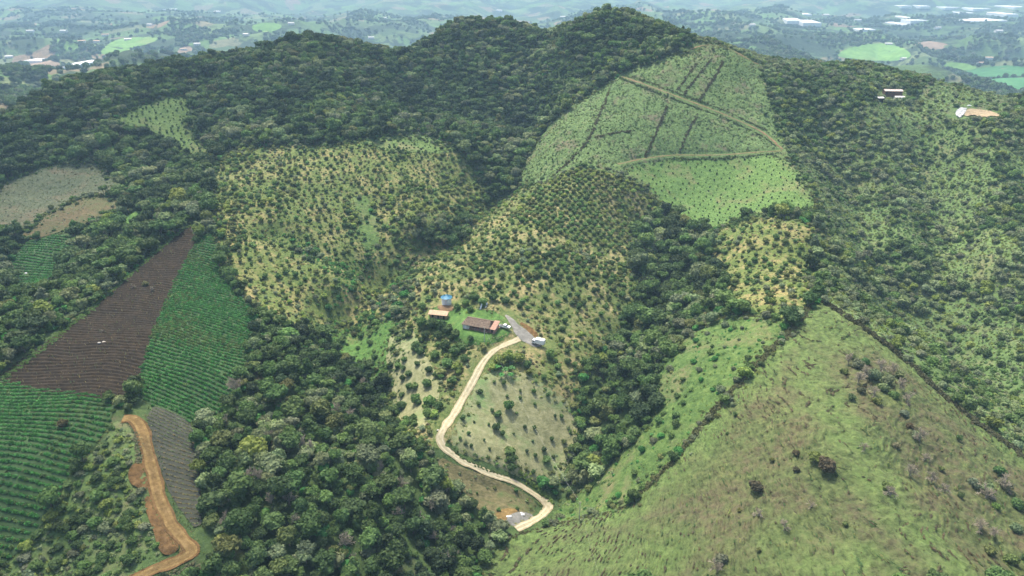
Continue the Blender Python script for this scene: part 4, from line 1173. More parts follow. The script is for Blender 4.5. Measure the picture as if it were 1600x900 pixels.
FH = [(165,56,'pinkish house on the low hill at the left'),(128,66,'pair of reddish roofs left on the low hill'),(152,66,'white house below the pinkish one on the low hill'),(48,50,'white house cluster at the far left hillside'),(100,50,'white house on the hilltop at the left'),(287,78,'house with red earth yard at the forest edge'),(308,70,'small house on the track above the forest edge'),(200,63,'small white house beside the bright green strip'),(340,20,'tiny white house on the far green slope'),(385,55,'tiny house among fields left of the forested peak'),(455,38,'white farmhouse far behind the left ridge'),(580,60,'tiny white house behind the saddle'),(600,30,'tiny white house high behind the saddle'),(1412,93,'white house at the foot of the green mound'),(1388,70,'white house behind the green mound'),(1532,100,'low farm building with reddish roof by the green fields'),(1545,92,'tiny white house above the reddish farm building'),(1290,25,'tiny white house above the far greenhouses'),(1175,40,'tiny house on the hazy slope right of the summit'),(1465,45,'tiny white house between greenhouses'),(1560,50,'tiny pale house on the far right slope'),(1340,33,'tiny pale house left of the squat greenhouse'),(880,28,'tiny white house in the haze left of the summit'),(780,18,'tiny pale house in the haze above the forested saddle'),(15,90,'house among trees at the left edge'),(235,40,'tiny pale house on the far left slope')]
for k, (u, v, lab) in enumerate(FH):
    x, y = ground_at([(u, v)])[0]; s = max(.8, math.hypot(x, y) / 1900.0)
    small_house(u, v, 15 * s, 8 * s, 3.2 * s, random.uniform(-30, 30), M_WHITE, M_TILE3 if ('red' in lab or 'pink' in lab) else M_PALEROOF, lab, doors=3)

# ------------------------------------------------------------------ vegetation
DARKF = {'black': .7, 'dark': 3, 'deep': 3, 'olive': .35, 'mid': 2.2, 'grey': 1.0, 'yellow': .4, 'pale': .3}
SCRUBC = {'dark': .3, 'deep': 1.1, 'mid': 3.2, 'yellow': 1.2, 'grey': 2.2, 'pale': 3.2}
ORCHC = {'dark': .3, 'deep': 1.0, 'mid': 2.2, 'olive': 2.2, 'yellow': 1.8, 'grey': .8}
forest = cat_plants(plants_in(['forest', 'thicket_b'], 'forest', 4.7, (1.6, 3.5), DARKF, (.85, 1.3)), plants_in(['forest'], 'forest', 11.0, (3.4, 5.4), DARKF, (.75, 1.1), prob=.75))
# leave out what stands where nobody could look: far behind the ridges' other sides
keep = (forest['y'] > 95) & (np.abs(forest['x']) < 90 + .82 * forest['y']) & (forest['y'] < 900)
forest = pick(forest, keep)
nearf = (forest['y'] < 300)
forest['r'][nearf] *= .82; forest['h'][nearf] *= .78
scrub = cat_plants(
    plants_in(['scrub'], 'scrub', 4.6, (1.4, 3.6), SCRUBC, (.8, 1.15), prob=.95, clump=(45, -.06, 75)),
    plants_in(['scrub', 'crest_scrub'], 'scrub', 5.2, (1.1, 2.4), SCRUBC, (.8, 1.15), prob=.6),
    plants_in(['crest_scrub'], 'scrub', 4.5, (1.2, 2.8), SCRUBC, (.8, 1.1), prob=.8),
    plants_in(['thicket_a', 'thicket_c', 'forest'], 'scrub', 5.0, (1.2, 2.6), {'deep': 1, 'mid': 2, 'lush': 1.5, 'grey': .7}, (.8, 1.1), prob=.8),
    plants_in(['low_scrub'], 'scrub', 3.4, (.9, 2.2), {'deep': 2, 'mid': 3, 'grey': 1, 'yellow': .6, 'dark': 1}, (.7, 1.0), prob=.9),
    plants_in(['green_slope', 'gully_green', 'gully_path'], 'scrub', 6.0, (.8, 1.9), {'deep': 1, 'mid': 2, 'lush': 1, 'grey': .6}, prob=.55),
    plants_in(['right_clearing', 'shelf'], 'scrub', 7, (.9, 2.2), SCRUBC, prob=.6))
scrub = pick(scrub, (scrub['y'] > 95) & (np.abs(scrub['x']) < 90 + .82 * scrub['y']))
fruit = cat_plants(
    plants_in(['orchard_left'], 'fruit', 5.4, (.8, 1.9), ORCHC, (.85, 1.15), .25, .9),
    plants_in(['orchard_left'], 'fruit', 5.0, (1.3, 2.5), {'deep': 1, 'mid': 2, 'olive': 2, 'yellow': 2}, (.8, 1.0), .35, .9, (40, .14, 71)),
    plants_in(['orchard_mid'], 'fruit', 5.0, (.8, 1.9), ORCHC, (.85, 1.15), .3, .9),
    plants_in(['orchard_mid'], 'fruit', 4.8, (1.3, 2.3), ORCHC, (.85, 1.1), .22, .95, (38, .22, 72)),
    plants_in(['orchard_right'], 'fruit', 5.4, (.8, 2.0), ORCHC, (.85, 1.15), .35, .8),
    plants_in(['paddock'], 'fruit', 5.6, (.6, 1.3), {'dark': 1, 'deep': 2, 'mid': 1}, (1.0, 1.4), .3, .72),
    plants_in(['paddock_left'], 'fruit', 6.0, (1.2, 2.4), {'dark': 1, 'deep': 2, 'mid': 1.5}, (.9, 1.2), .4, .75),
    plants_in(['verge'], 'fruit', 6.0, (.5, 1.0), {'dark': 1, 'deep': 2}, (1.0, 1.4), .4, .6),
    plants_in(['high_grass', 'clearing'], 'fruit', 5.0, (.6, 1.2), {'dark': 1, 'deep': 2}, (.9, 1.2), .2, .8))
# the close-set avocado rows on the upper spur
def in_px(P, px):
    u, v, d = project(P['x'], P['y'], P['z']); return inside(np.array(px, float), u, v)
dense = plants_in(['orchard_mid'], 'fruit', 4.3, (1.4, 2.1), {'mid': 2.4, 'olive': 2.4, 'yellow': 2}, (.8, 1.0), .16)
dense = pick(dense, inside(ground_at([(850,288),(910,262),(985,278),(1045,330),(1000,352),(985,395),(915,385),(850,360),(790,345)]), dense['x'], dense['y']))
dm = inside(ground_at([(850,288),(910,262),(985,278),(1045,330),(1000,352),(985,395),(915,385),(850,360),(790,345)]), fruit['x'], fruit['y'])
fruit = cat_plants(pick(fruit, ~dm), dense)
farmtrees = [(668,500,2.6),(660,512,3.0),(676,514,3.2),(690,516,3.0),(700,522,2.8),(712,526,2.5),(685,530,2.4),(665,530,2.2),(718,516,2.0),(735,533,1.6),(695,548,2.8),(710,555,2.6),(722,548,2.2),(700,575,2.9),(715,580,2.8),(690,588,2.6),(725,566,2.0),(680,560,2.4),(706,600,2.4),(650,545,2.3),(668,605,2.2),(650,630,2.4),(672,635,2.6),(685,640,2.3),(780,570,2.8),(795,566,3.0),(812,566,2.6),(825,575,2.0),(770,578,2.2),(860,560,2.2),(715,470,2.4),(728,478,2.2),(740,470,2.8),(755,478,2.8),(770,470,2.6),(790,475,2.2),(715,485,2.0),(735,488,1.8),(670,470,2.0),(660,485,2.2),(795,640,2.4),(778,652,1.8),(775,672,1.9),(735,605,1.6),(796,712,2.6),(800,722,2.4),(800,735,2.0)]
fxy = ground_at([(a, b) for a, b, c in farmtrees])
ft = plants_in(ZNAMES, 'fruit', 5, (2, 2.01), {'dark': 1.2, 'deep': 2, 'mid': 2, 'olive': .6, 'yellow': .4}, (.95, 1.2), xy=fxy)
fs = np.array([c for a, b, c in farmtrees])
dist = np.hypot(ft['x'][:, None] - fxy[None, :, 0], ft['y'][:, None] - fxy[None, :, 1]).argmin(1)
ft['h'] = ft['h'] / ft['r'] * fs[dist]; ft['r'] = fs[dist]
fruit = cat_plants(fruit, ft)
fruit['c'] = fruit['c'] * 1.22

COLW = {'dark': 'dark green', 'deep': 'deep green', 'mid': 'mid-green', 'grey': 'grey-green', 'pale': 'pale green', 'yellow': 'yellowish green', 'olive': 'olive', 'brown': 'brownish', 'lush': 'fresh green', 'black': 'almost black-green', 'straw': 'straw-coloured'}
SPOTS = [(420,860,'in the wood beside the clay road bend'),(345,700,'at the wood edge next to the seedbed'),(420,600,'in the wood under the green crop field'),(480,540,'at the wood top below the orchard'),(560,640,'in the middle of the lower wood'),(620,720,'in the lower wood near the road bend'),(500,760,'in the heart of the lower wood'),(600,850,'in the lower wood at the bottom edge'),(700,870,'in the wood corner beside the pasture foot'),(730,780,'at the wood edge beside the road verge'),(900,740,'in the gully wood beside the road end'),(950,650,'in the gully wood right of the paddock'),(930,580,'in the gully wood below the farm spur'),(1000,560,'at the gully edge by the green slope'),(1060,450,'in the gully wood below the bright green hillside'),(1030,390,'at the upper end of the gully wood'),(690,365,'in the thicket above the tank'),(770,290,'in the dark ravine between the hills'),(650,180,'in the forest above the left orchard'),(450,180,'at the foot of the dark forest above the orchard'),(250,110,'on the forested left ridge'),(100,200,'in the forest at the far left'),(230,270,'in the wood between the clearing and the orchard'),(150,400,'beside the dark conifers'),(60,480,'in the wood left of the plowed field'),(250,360,'in the tree belt along the plowed field'),(880,90,'on the forested slope left of the summit'),(1020,50,'near the forested summit'),(150,720,'on the bank beside the crop field'),(150,850,'on the bank at bottom left'),(215,700,'on the bank along the clay road'),(1340,420,'on the slope right of the ridge path'),(1350,330,'on the scrub slope below the hill track end'),(1450,480,'in the hollow right of the pasture tip'),(1540,560,'on the right slope near the pasture hedge'),(1560,660,'beside the pasture hedge at the right edge'),(1450,560,'just above the pasture hedge'),(1560,460,'in the scrub hollow at the right edge'),(1450,380,'in the middle of the right scrub slope'),(1560,320,'on the right spur near the picture edge'),(1440,260,'below the house on the right spur'),(1520,220,'under the pale bank on the right spur'),(1280,150,'on the slope behind the green hill'),(400,420,'on the yellow slope beside the crop field'),(470,460,'low on the yellow left slope'),(430,330,'in the upper left orchard'),(560,280,'in the orchard under the dark forest'),(680,280,'in the orchard beside the ravine'),(600,460,'beside the green gully'),(560,380,'between the two orchard gullies'),(700,440,'on the slope above the tank'),(690,520,'among the trees in front of the shed'),(700,580,'between the farmhouse and the tan road'),(640,600,'in the paddock left of the road'),(800,570,'just below the gravel yard'),(760,650,'in the dry paddock inside the road bend'),(840,680,'in the dry paddock near the gully wood'),(760,480,'behind the farmhouse'),(860,480,'on the dry slope right of the yard'),(900,400,'on the straw-coloured spur above the yard'),(930,520,'low on the spur beside the gully'),(920,320,'in the close rows on the upper spur'),(800,390,'on the spur left of the close rows'),(1200,400,'in the yellow orchard under the bright hillside'),(1200,470,'in the yellow orchard near the pasture tip'),(730,750,'on the striped verge below the road'),(240,180,'in the forest clearing'),(640,225,'on the small meadow under the forest')]
SP = np.array([(a, b) for a, b, c in SPOTS], float)
ORD = ['', 'second', 'third', 'fourth', 'fifth', 'sixth', 'seventh', 'eighth', 'ninth', 'tenth', 'eleventh', 'twelfth', 'thirteenth', 'fourteenth']
def single_out(made):
    by = {}
    for e, uu in made: by.setdefault(e['label'], []).append((uu, e))
    for lab, es in by.items():
        if len(es) < 2: continue
        es.sort(key=lambda q: q[0])
        for k, (uu, e) in enumerate(es[:14]):
            t = lab + (', leftmost' if k == 0 else f', {ORD[k]} from left')
            if len(t.split()) > 16: t = t.replace('medium-sized ', 'middling ').replace('broadleaf tree', 'tree')
            if len(t.split()) <= 16: e['label'] = t
def individuals(P, kind, name, noun, cat, group, count, parts, s0, s1):
    """the plants that show largest, each an object of its own; returns the others"""
    ok, u, v, size = visible(P)
    order = np.argsort(-np.where(ok, size, -1))[:count]
    order = order[ok[order]]
    made = []
    for i in order:
        cm, tm, jm = PLANTS[kind][P['vid'][i]]
        wd = 'small' if P['r'][i] < s0 else ('large' if P['r'][i] > s1 else 'medium-sized')
        k = ((SP - [u[i], v[i]]) ** 2).sum(1).argmin()
        lab = f"{wd} {COLW[PN[P['ti'][i]]]} {noun} {SPOTS[k][2]}"
        loc = (P['x'][i], P['y'][i], P['z'][i]); rot = (P['tx'][i], P['ty'][i], P['rz'][i]); scl = (P['r'][i], P['r'][i], P['h'][i])
        if parts and tm is not None:
            e = bpy.data.objects.new(name, None); COL.objects.link(e); e.empty_display_size = .3
            c = bpy.data.objects.new('crown', cm); COL.objects.link(c); c.parent = e
            t = bpy.data.objects.new('trunk', tm); COL.objects.link(t); t.parent = e
            c['tcol'] = [float(q) for q in P['c'][i]]
        else:
            e = bpy.data.objects.new(name, jm); COL.objects.link(e); e['tcol'] = [float(q) for q in P['c'][i]]
        e.location = loc; e.rotation_euler = rot; e.scale = scl
        tag(e, lab, cat, group); made.append((e, float(u[i])))
    single_out(made)
    m = np.ones(len(P['x']), bool); m[order] = False
    return pick(P, m)
rest = individuals(forest, 'forest', 'broadleaf_tree', 'broadleaf tree', 'tree', 'broadleaf trees of the woods', 300, True, 2.6, 3.4)
scatter_object('forest_trees', 'forest', rest, 'dense mass of dark green broadleaf forest covering the hills', 'forest')
rest = individuals(scrub, 'scrub', 'scrub_tree', 'scrub tree', 'shrub', 'scrub trees on the slopes', 300, True, 1.8, 2.7)
scatter_object('scrub_thicket', 'scrub', rest, 'thick grey-green scrub covering the slopes and gullies', 'scrub')
rest = individuals(fruit, 'fruit', 'fruit_tree', 'orchard tree', 'fruit tree', 'orchard trees around the farm', 300, True, 1.5, 2.2)
scatter_object('orchard_trees', 'fruit', rest, 'rows of small round orchard trees over the yellow slopes', 'orchard')
# young trees set out over the bright hillside
sap = cat_plants(plants_in(['hill_low'], 'sapling', 5.2, (.55, .95), {'dark': 2, 'deep': 2, 'black': 1}, (.9, 1.3), .16, .92),
                 pick(*(lambda q: (q, inside(ground_at([(800,295),(840,235),(880,215),(960,258),(905,262),(845,288)]), q['x'], q['y'])))(plants_in(['hill'], 'sapling', 5.4, (.5, .9), {'dark': 2, 'deep': 2}, (.9, 1.3), .2, .9))))
SPOTS2 = SPOTS
SPOTS = [(1000,275,'on the bright hillside at its left tip'),(1060,270,'on the bright hillside under the lower hill track'),(1140,270,'in the middle top of the bright hillside'),(1220,270,'on the bright hillside under the track corner'),(1250,320,'at the lower right corner of the bright hillside'),(1180,310,'in the lower bright hillside'),(1110,320,'low on the bright hillside'),(1080,350,'at the foot of the bright hillside'),(860,250,'right of the ravine')]
SP = np.array([(a, b) for a, b, c in SPOTS], float)
rest = individuals(sap, 'sapling', 'sapling', 'sapling', 'sapling', 'young trees on the bright hillside', 300, False, .65, .8)
if len(rest['x']): scatter_object('young_trees', 'sapling', rest, 'scattered young planted trees at the edges of the hillside', 'saplings')
SPOTS = SPOTS2; SP = np.array([(a, b) for a, b, c in SPOTS], float)

# single plants of the pasture and the field edges
PASTURE = [(1290,738,3.0,'fruit','brown','dark brownish'),(1272,722,2.2,'fruit','olive','olive'),(1180,768,2.3,'fruit','brown','dark brownish'),(1243,712,1.3,'fruit','brown','dark'),(1243,738,1.2,'fruit','brown','dark'),(1205,722,1.0,'fruit','olive','dark'),(1148,650,.9,'fruit','deep','small dark'),(1136,680,.7,'fruit','deep','tiny dark'),(1320,822,.9,'fruit','olive','small olive'),(1185,862,.8,'fruit','olive','small olive'),(1500,778,1.1,'fruit','deep','small green'),(1470,736,1.0,'fruit','olive','small olive'),(1498,688,1.1,'fruit','deep','small green'),(1420,670,1.3,'fruit','brown','dark brownish'),(1155,800,.8,'fruit','olive','small olive'),
(1340,575,2.2,'scrub','grey','grey-green'),(1362,592,2.4,'scrub','grey','grey-green'),(1385,600,2.3,'scrub','grey','pale grey-green'),(1395,622,1.8,'scrub','deep','deep green'),(1330,560,1.6,'scrub','olive','olive'),(1345,615,1.6,'scrub','brown','brownish'),(1540,770,2.0,'scrub','grey','grey-green'),(1570,765,1.9,'scrub','grey','grey-green'),(1590,795,2.0,'scrub','deep','deep green'),(1545,865,1.7,'scrub','olive','olive'),(1578,880,1.8,'scrub','olive','olive'),(1125,880,1.9,'scrub','grey','dark grey-green'),(1385,765,1.5,'scrub','olive','olive'),(1430,685,1.4,'scrub','grey','grey-green'),(1555,795,1.2,'scrub','mid','mid-green'),
(1375,585,2.6,'bare','grey','leafless grey'),(1325,570,2.0,'bare','grey','leafless grey'),(1340,600,2.2,'bare','grey','leafless grey'),(1365,620,2.0,'bare','grey','leafless grey'),(1395,585,2.0,'bare','grey','leafless grey'),(1415,630,2.0,'bare','grey','leafless grey'),(1380,610,1.9,'scrub','grey','grey-green'),(1352,570,1.7,'scrub','deep','deep green'),(1370,632,1.5,'scrub','olive','olive'),(1405,590,1.8,'scrub','grey','grey-green'),(1318,585,1.4,'scrub','olive','olive'),(1330,625,1.3,'scrub','deep','deep green'),(1412,650,1.5,'scrub','grey','grey-green'),(1400,700,1.3,'scrub','grey','grey-green'),(1445,720,1.4,'bare','grey','leafless grey'),(1520,760,1.8,'scrub','grey','grey-green'),(1560,740,1.7,'scrub','deep','deep green'),(1585,830,1.6,'scrub','grey','grey-green'),(1550,840,1.7,'bare','grey','leafless grey'),(1350,590,2.2,'bare','grey','leafless grey'),(1405,610,2.2,'bare','grey','leafless grey'),(1435,690,2.0,'bare','grey','leafless grey'),(1185,808,1.5,'bare','grey','leafless pale'),(1225,830,1.6,'bare','grey','leafless pale'),(1268,795,1.2,'bare','grey','leafless pale'),(1420,745,2.0,'bare','grey','leafless grey'),(1455,755,1.8,'bare','grey','leafless grey'),(1540,780,2.2,'bare','grey','leafless grey'),(1565,765,2.2,'bare','grey','leafless grey'),(1530,830,2.0,'bare','grey','leafless grey'),(1390,775,1.7,'bare','grey','leafless grey'),(1120,895,1.8,'bare','grey','leafless grey'),(1475,770,1.6,'bare','grey','leafless grey'),(1350,705,1.4,'bare','grey','leafless grey')]
PSPOT = [(1290,730,'in the middle of the pasture'),(1180,770,'standing alone left of the pasture centre'),(1230,715,'left of the big pasture bush'),(1140,660,'on the left shoulder of the pasture'),(1360,590,'in the thicket near the top of the pasture'),(1430,690,'on the right flank of the pasture'),(1560,780,'in the bush group at the right pasture edge'),(1560,870,'at the lower right corner of the pasture'),(1125,880,'at the bottom edge of the pasture'),(1480,770,'between the pasture crest and the right bush group'),(1320,820,'in the lower middle of the pasture'),(1390,770,'just right of the pasture crest'),(1205,820,'in the lower left of the pasture')]
PS = np.array([(a, b) for a, b, c in PSPOT], float)
def single(u, v, r, kind, tint, name, label, cat, group=None, hs=1.0, vid=None):
    x, y, z = site(u, v)
    cm, tm, jm = PLANTS[kind][random.randrange(len(PLANTS[kind])) if vid is None else vid]
    c = [q * random.uniform(.85, 1.15) for q in PALETTE[tint]]
    if tm is not None:
        e = empty(name, (x, y, z)); a = link('crown', cm, e); link('trunk', tm, e); a['tcol'] = c
    else:
        e = link(name, jm); e.location = (x, y, z); e['tcol'] = c
    e.rotation_euler = (0, 0, random.uniform(0, 6.28)); e.scale = (r, r, r * hs)
    return tag(e, label, cat, group)
made = []
for u, v, r, kind, tint, adj in PASTURE:
    k = ((PS - [u, v]) ** 2).sum(1).argmin()
    nm = {'fruit': 'pasture_bush', 'scrub': 'pasture_shrub', 'bare': 'bare_shrub'}[kind]
    if kind == 'bare': r *= 1.35
    o_ = single(u, v, r, kind, tint, nm, f"{adj} {'shrub' if kind != 'fruit' else 'bush'} {PSPOT[k][2]}", 'bush' if kind == 'fruit' else 'shrub', 'bushes scattered over the pasture'); made.append((o_, u))
single_out(made)
CON = [(112,432,3.0,'lowest dark conifer of the group beside the vegetable field'),(120,415,3.2,'dark conifer second from the bottom of the group'),(132,400,3.3,'tall dark conifer in the middle of the group beside the field'),(143,392,3.0,'dark conifer at the right flank of the group'),(152,382,3.2,'dark conifer high in the group beside the white sheet'),(168,375,3.0,'dark conifer near the upper end of the group'),(182,368,3.2,'broad dark conifer at the upper right end of the group'),(176,358,2.8,'small dark conifer at the very top of the group'),(125,388,2.6,'small dark conifer on the left flank of the group')]
for u, v, r, lab in CON: single(u, v + 8, r, 'conifer', 'black', 'conifer', lab, 'conifer', 'dark conifers beside the vegetable field', .95)
for u, v, r, kd, t, lab in [(188,632,2.3,'scrub','pale','pale green tree at the head of the clay road'),(200,640,1.7,'scrub','deep','deep green bush under the pale tree at the clay road'),(100,668,1.9,'fruit','brown','dark brownish bush alone in the low crop field'),(238,455,1.6,'bare','grey','leafless grey shrub high in the plowed field'),(210,450,1.4,'bare','grey','leafless pale shrub in the plowed field, left of its twin'),(228,447,1.6,'scrub','olive','olive bush in the upper plowed field'),(160,520,1.0,'bare','grey','small leafless shrub above the pale rock'),(334,350,2.4,'scrub','deep','deep green bush at the tip of the crop field'),(345,372,2.0,'scrub','deep','deep green bush along the right side of the crop field tip'),(322,318,2.2,'scrub','dark','dark bush above the tip of the plowed field'),(320,660,1.8,'scrub','mid','mid-green bush at the corner of the seedbed'),(332,650,1.4,'scrub','deep','deep green bush between crop field and wood'),(318,800,1.5,'scrub','mid','mid-green bush on the seedbed edge'),(1290,343,1.2,'scrub','deep','deep green bush at the ridge path corner')]:
    single(u, v, r, kd, t, 'bush' if kd != 'bare' else 'bare_shrub', lab, 'bush' if kd != 'bare' else 'shrub')
made = []
for u, v, r in [(778,580,1.5),(790,585,1.6),(800,582,1.5),(784,592,1.3),(798,592,1.4)]:
    o_ = single(u, v, r, 'banana', 'lush', 'banana_plant', 'light green banana plant in the clump below the gravel yard', 'banana plant', 'banana plants below the yard', 1.2); made.append((o_, u))
single_out(made)
made = []
for k in range(34):
    u, v = random.uniform(350, 720), random.uniform(560, 890)
    q = ground_at([(u, v)])[0]
    if zone_of(q[0], q[1]) != 0: continue
    kk = ((SP - [u, v]) ** 2).sum(1).argmin()
    o_ = single(u, v, random.uniform(2.2, 3.4), 'bare', 'grey', 'dead_tree', 'leafless grey tree ' + SPOTS[kk][2], 'tree', 'leafless trees in the lower wood', 1.35); made.append((o_, u))
single_out(made)

# low growth that nobody could count
def low(name, znames, kind, sp, rr, tints, label, cat, prob=1.0, hr=(.7, 1.1), clump=None):
    scatter_object(name, kind, plants_in(znames, kind, sp, rr, tints, hr, prob=prob, clump=clump, tilt=.15, sink=.05), label, cat)
low('hill_herbs', ['hill'], 'bushlet', 1.75, (.45, .95), {'mid': 2, 'grey': 2, 'pale': 2.4, 'yellow': .8, 'deep': .8}, 'knee-high weeds and herbs over the upper green hill', 'herbs', .9)
low('grass_tussocks', ['hill_low', 'green_slope', 'gully_green', 'clearing', 'high_grass'], 'tuft', 1.3, (.5, .95), {'lush': 2, 'mid': 1, 'yellow': 2.2, 'pale': 1}, 'rough bright green grass on the planted hillside and slope', 'grass', .8)
low('orchard_weeds', ['orchard_left', 'orchard_mid', 'orchard_right'], 'bushlet', 2.0, (.35, 1.15), {'yellow': 2, 'olive': 2.5, 'straw': 1.2, 'mid': 2, 'brown': .6}, 'low yellowish weeds between the orchard trees', 'weeds', .75)
low('orchard_grass', ['orchard_left', 'orchard_mid', 'orchard_right', 'farmyard'], 'tuft', 2.0, (.4, .8), {'yellow': 2, 'straw': 2.4, 'pale': 1, 'mid': 1}, 'dry grass tufts between the orchard trees', 'grass', .7)
low('slope_bushes', ['green_slope', 'gully_green'], 'bushlet', 3.4, (.5, 1.2), {'deep': 2, 'mid': 2, 'lush': 2}, 'low bushes over the bright green slope beside the pasture', 'bushes', .6)
low('scrub_undergrowth', ['scrub', 'crest_scrub', 'low_scrub', 'shelf', 'right_clearing'], 'bushlet', 1.75, (.6, 1.3), {'mid': 2.6, 'grey': 1.4, 'pale': 3, 'yellow': 1.4}, 'undergrowth between the scrub trees', 'undergrowth', .85)
low('forest_undergrowth', ['thicket_a', 'thicket_b', 'thicket_c'], 'bushlet', 2.2, (.7, 1.4), {'mid': 2, 'lush': 2, 'deep': 2}, 'leafy undergrowth of the gullies', 'undergrowth')
low('pasture_tussocks', ['pasture'], 'tuft', 1.25, (.25, .65), {'olive': 2, 'grey': 2, 'brown': 1.2, 'deep': 1, 'pale': .8}, 'rough grass tussocks over the pasture', 'grass', .75)
P = plants_in(['pasture'], 'bushlet', .75, (.24, .42), {'olive': 1, 'dark': 2, 'brown': 3}, (.6, 1.0), tilt=.1)  # dark clumps added along the step risers to imitate their shade
gxx = height(P['x'] + 1.5, P['y']) - height(P['x'] - 1.5, P['y']); gyy = height(P['x'], P['y'] + 1.5) - height(P['x'], P['y'] - 1.5)
P['rz'] = np.arctan2(gxx, -gyy); P['wx'] = rng.uniform(1.5, 4.0, len(P['x']))
q = height(P['x'], P['y']) * 1.45 + 1.1 * fbm(P['x'] / 9, P['y'] / 9, 2, 12)
kk = smooth(-.12, .14, fbm(P['x'] / 3.2, P['y'] / 3.2, 2, 13))
P = pick(P, (q - np.floor(q) > .68) & (q - np.floor(q) < .95) & (kk > .25) & (rng.random(len(q)) < .8))
P['z'] = P['z'] + .4
scatter_object('step_shade_tufts', 'bushlet', P, 'dark tufts standing in for the shade along the cattle steps of the pasture', 'grass')
low('fallow_weeds', ['grey_field', 'brown_field'], 'bushlet', 2.0, (.35, .8), {'grey': 3, 'pale': 1.5, 'olive': 1, 'brown': .7}, 'grey weeds over the fallow field', 'weeds', .55)
low('verge_grass', ['verge', 'paddock', 'paddock_left'], 'tuft', 1.5, (.25, .6), {'straw': 2, 'olive': 1.4, 'brown': .5, 'pale': 1}, 'dry tufts over the paddocks and road verge', 'grass', .6)

# ragged margins where two kinds of land meet
def fringe(name, znames, kind, per, rr, tints, label, cat, spread=1.8):
    pts = []
    for zn in znames:
        L = resample(np.vstack([ZONES[zn], ZONES[zn][:1]]), per)
        pts.append(L + rng.normal(0, spread, L.shape))
    pts = np.vstack(pts)
    scatter_object(name, kind, plants_in([z for z in ZNAMES if z not in ('plowed', 'crop', 'crop_low', 'seedlings', 'left_crop')], kind, 1, rr, tints, (.7, 1.1), xy=pts, tilt=.15, sink=.05), label, cat)
fringe('field_margin_weeds', ['orchard_left', 'orchard_mid', 'hill', 'hill_low', 'orchard_right', 'green_slope', 'gully_green', 'clearing', 'high_grass', 'paddock', 'paddock_left', 'verge', 'farmyard', 'gully_path', 'grey_field', 'brown_field'], 'bushlet', .55, (.4, 1.1), {'deep': 1, 'mid': 2.5, 'olive': 2, 'yellow': 1.5, 'pale': .8}, 'weeds and low bushes along the margins of the slopes and paddocks', 'weeds', 2.2)
fringe('field_margin_grass', ['pasture', 'plowed', 'crop', 'crop_low', 'seedlings', 'left_crop', 'low_scrub', 'hill_low', 'green_slope', 'farmyard'], 'tuft', .5, (.4, .9), {'mid': 2, 'olive': 2, 'yellow': 1.5, 'straw': .6}, 'rough grass along the margins of the fields', 'grass', 1.0)
fringe('margin_scrub', ['orchard_left', 'orchard_mid', 'hill', 'clearing', 'high_grass', 'grey_field', 'brown_field', 'gully_green', 'orchard_right', 'green_slope'], 'scrub', 2.6, (.7, 1.9), {'deep': 1, 'mid': 2.5, 'olive': 1.5, 'grey': 1}, 'scrub straggling over the margins of the open slopes', 'scrub', 3.0)
for k, P in enumerate(SPOTP): ZONES['spot%d' % k] = P
fringe('bank_tufts', ['spot%d' % k for k in range(len(SPOTP))], 'tuft', .45, (.35, .8), {'olive': 2, 'mid': 1.5, 'straw': 1.5, 'yellow': 1}, 'grass tufts hanging over the edges of the bare banks', 'grass', .6)
P = []
for L, h in ROADS.values():
    T = np.gradient(L, axis=0); T /= np.hypot(*T.T)[:, None]; Nn = np.c_[-T[:, 1], T[:, 0]]
    for sg in (-1, 1):
        for q in range(2): P.append(L + Nn * sg * (h + .1 + np.abs(rng.normal(0, .7, len(L))))[:, None] + rng.normal(0, .3, L.shape))
P = np.vstack(P); rd = ROADDIST.copy(); ROADDIST[:] = 9
Pp = plants_in(ZNAMES, 'tuft', 1, (.3, .75), {'olive': 2, 'straw': 1.5, 'mid': 1.5, 'yellow': 1.2}, (.6, 1.0), xy=P, tilt=.15, sink=.05); ROADDIST[:] = rd
scatter_object('roadside_grass', 'tuft', Pp, 'rough grass along both sides of the roads and tracks', 'grass')
# crop rows along the contours
def rows(name, znames, sp, along, r, tints, label, kind='cropplant', hr=(.9, 1.2), gap=.03):
    ids = [Z(n) for n in znames]; ys, xs = np.where(np.isin(ZMAP, ids))
    xs_ = np.arange(xs.min() + GX0, xs.max() + GX0, along); k = np.arange(ys.min() + GY0 - 25, ys.max() + GY0 + 25, sp)
    X, K = np.meshgrid(xs_, k)
    Y = K - (row_y(X, K) - K)
    X = X + rng.normal(0, along * .2, X.shape); Y = Y + rng.normal(0, .07, Y.shape)
    P = plants_in(znames, kind, 1, r, tints, hr, xy=np.c_[X.ravel(), Y.ravel()], prob=1 - gap, tilt=.12)
    P['z'] = P['z'] + .22
    scatter_object(name, kind, P, label, 'crop')
rows('crop_rows', ['crop', 'crop_low'], 2.15, .75, (.62, .95), {'lush': 6, 'mid': 1}, 'fresh green crop plants in contour rows on the left fields', 'bushlet', (.9, 1.4))
rows('vegetable_rows', ['left_crop'], 2.6, .9, (.7, 1.05), {'lush': 6, 'deep': 2}, 'green vegetable plants in rows in the small left field', 'bushlet')
rows('seedling_rows', ['seedlings'], 1.8, .4, (.45, .65), {'pale': 3, 'straw': 2}, 'thin pale seedling rows in the dark seedbed by the clay road')
# dry stalks left standing in the furrows
P = plants_in(['plowed'], 'tuft', 2.0, (.45, .9), {'straw': 3, 'grey': 1.5, 'pale': .6}, (1.0, 2.0), prob=.5, tilt=.2)
P['r'] *= .6; P['h'] *= 1.5
scatter_object('dry_stalks', 'tuft', P, 'dry pale stalks standing in the plowed field', 'stalks')

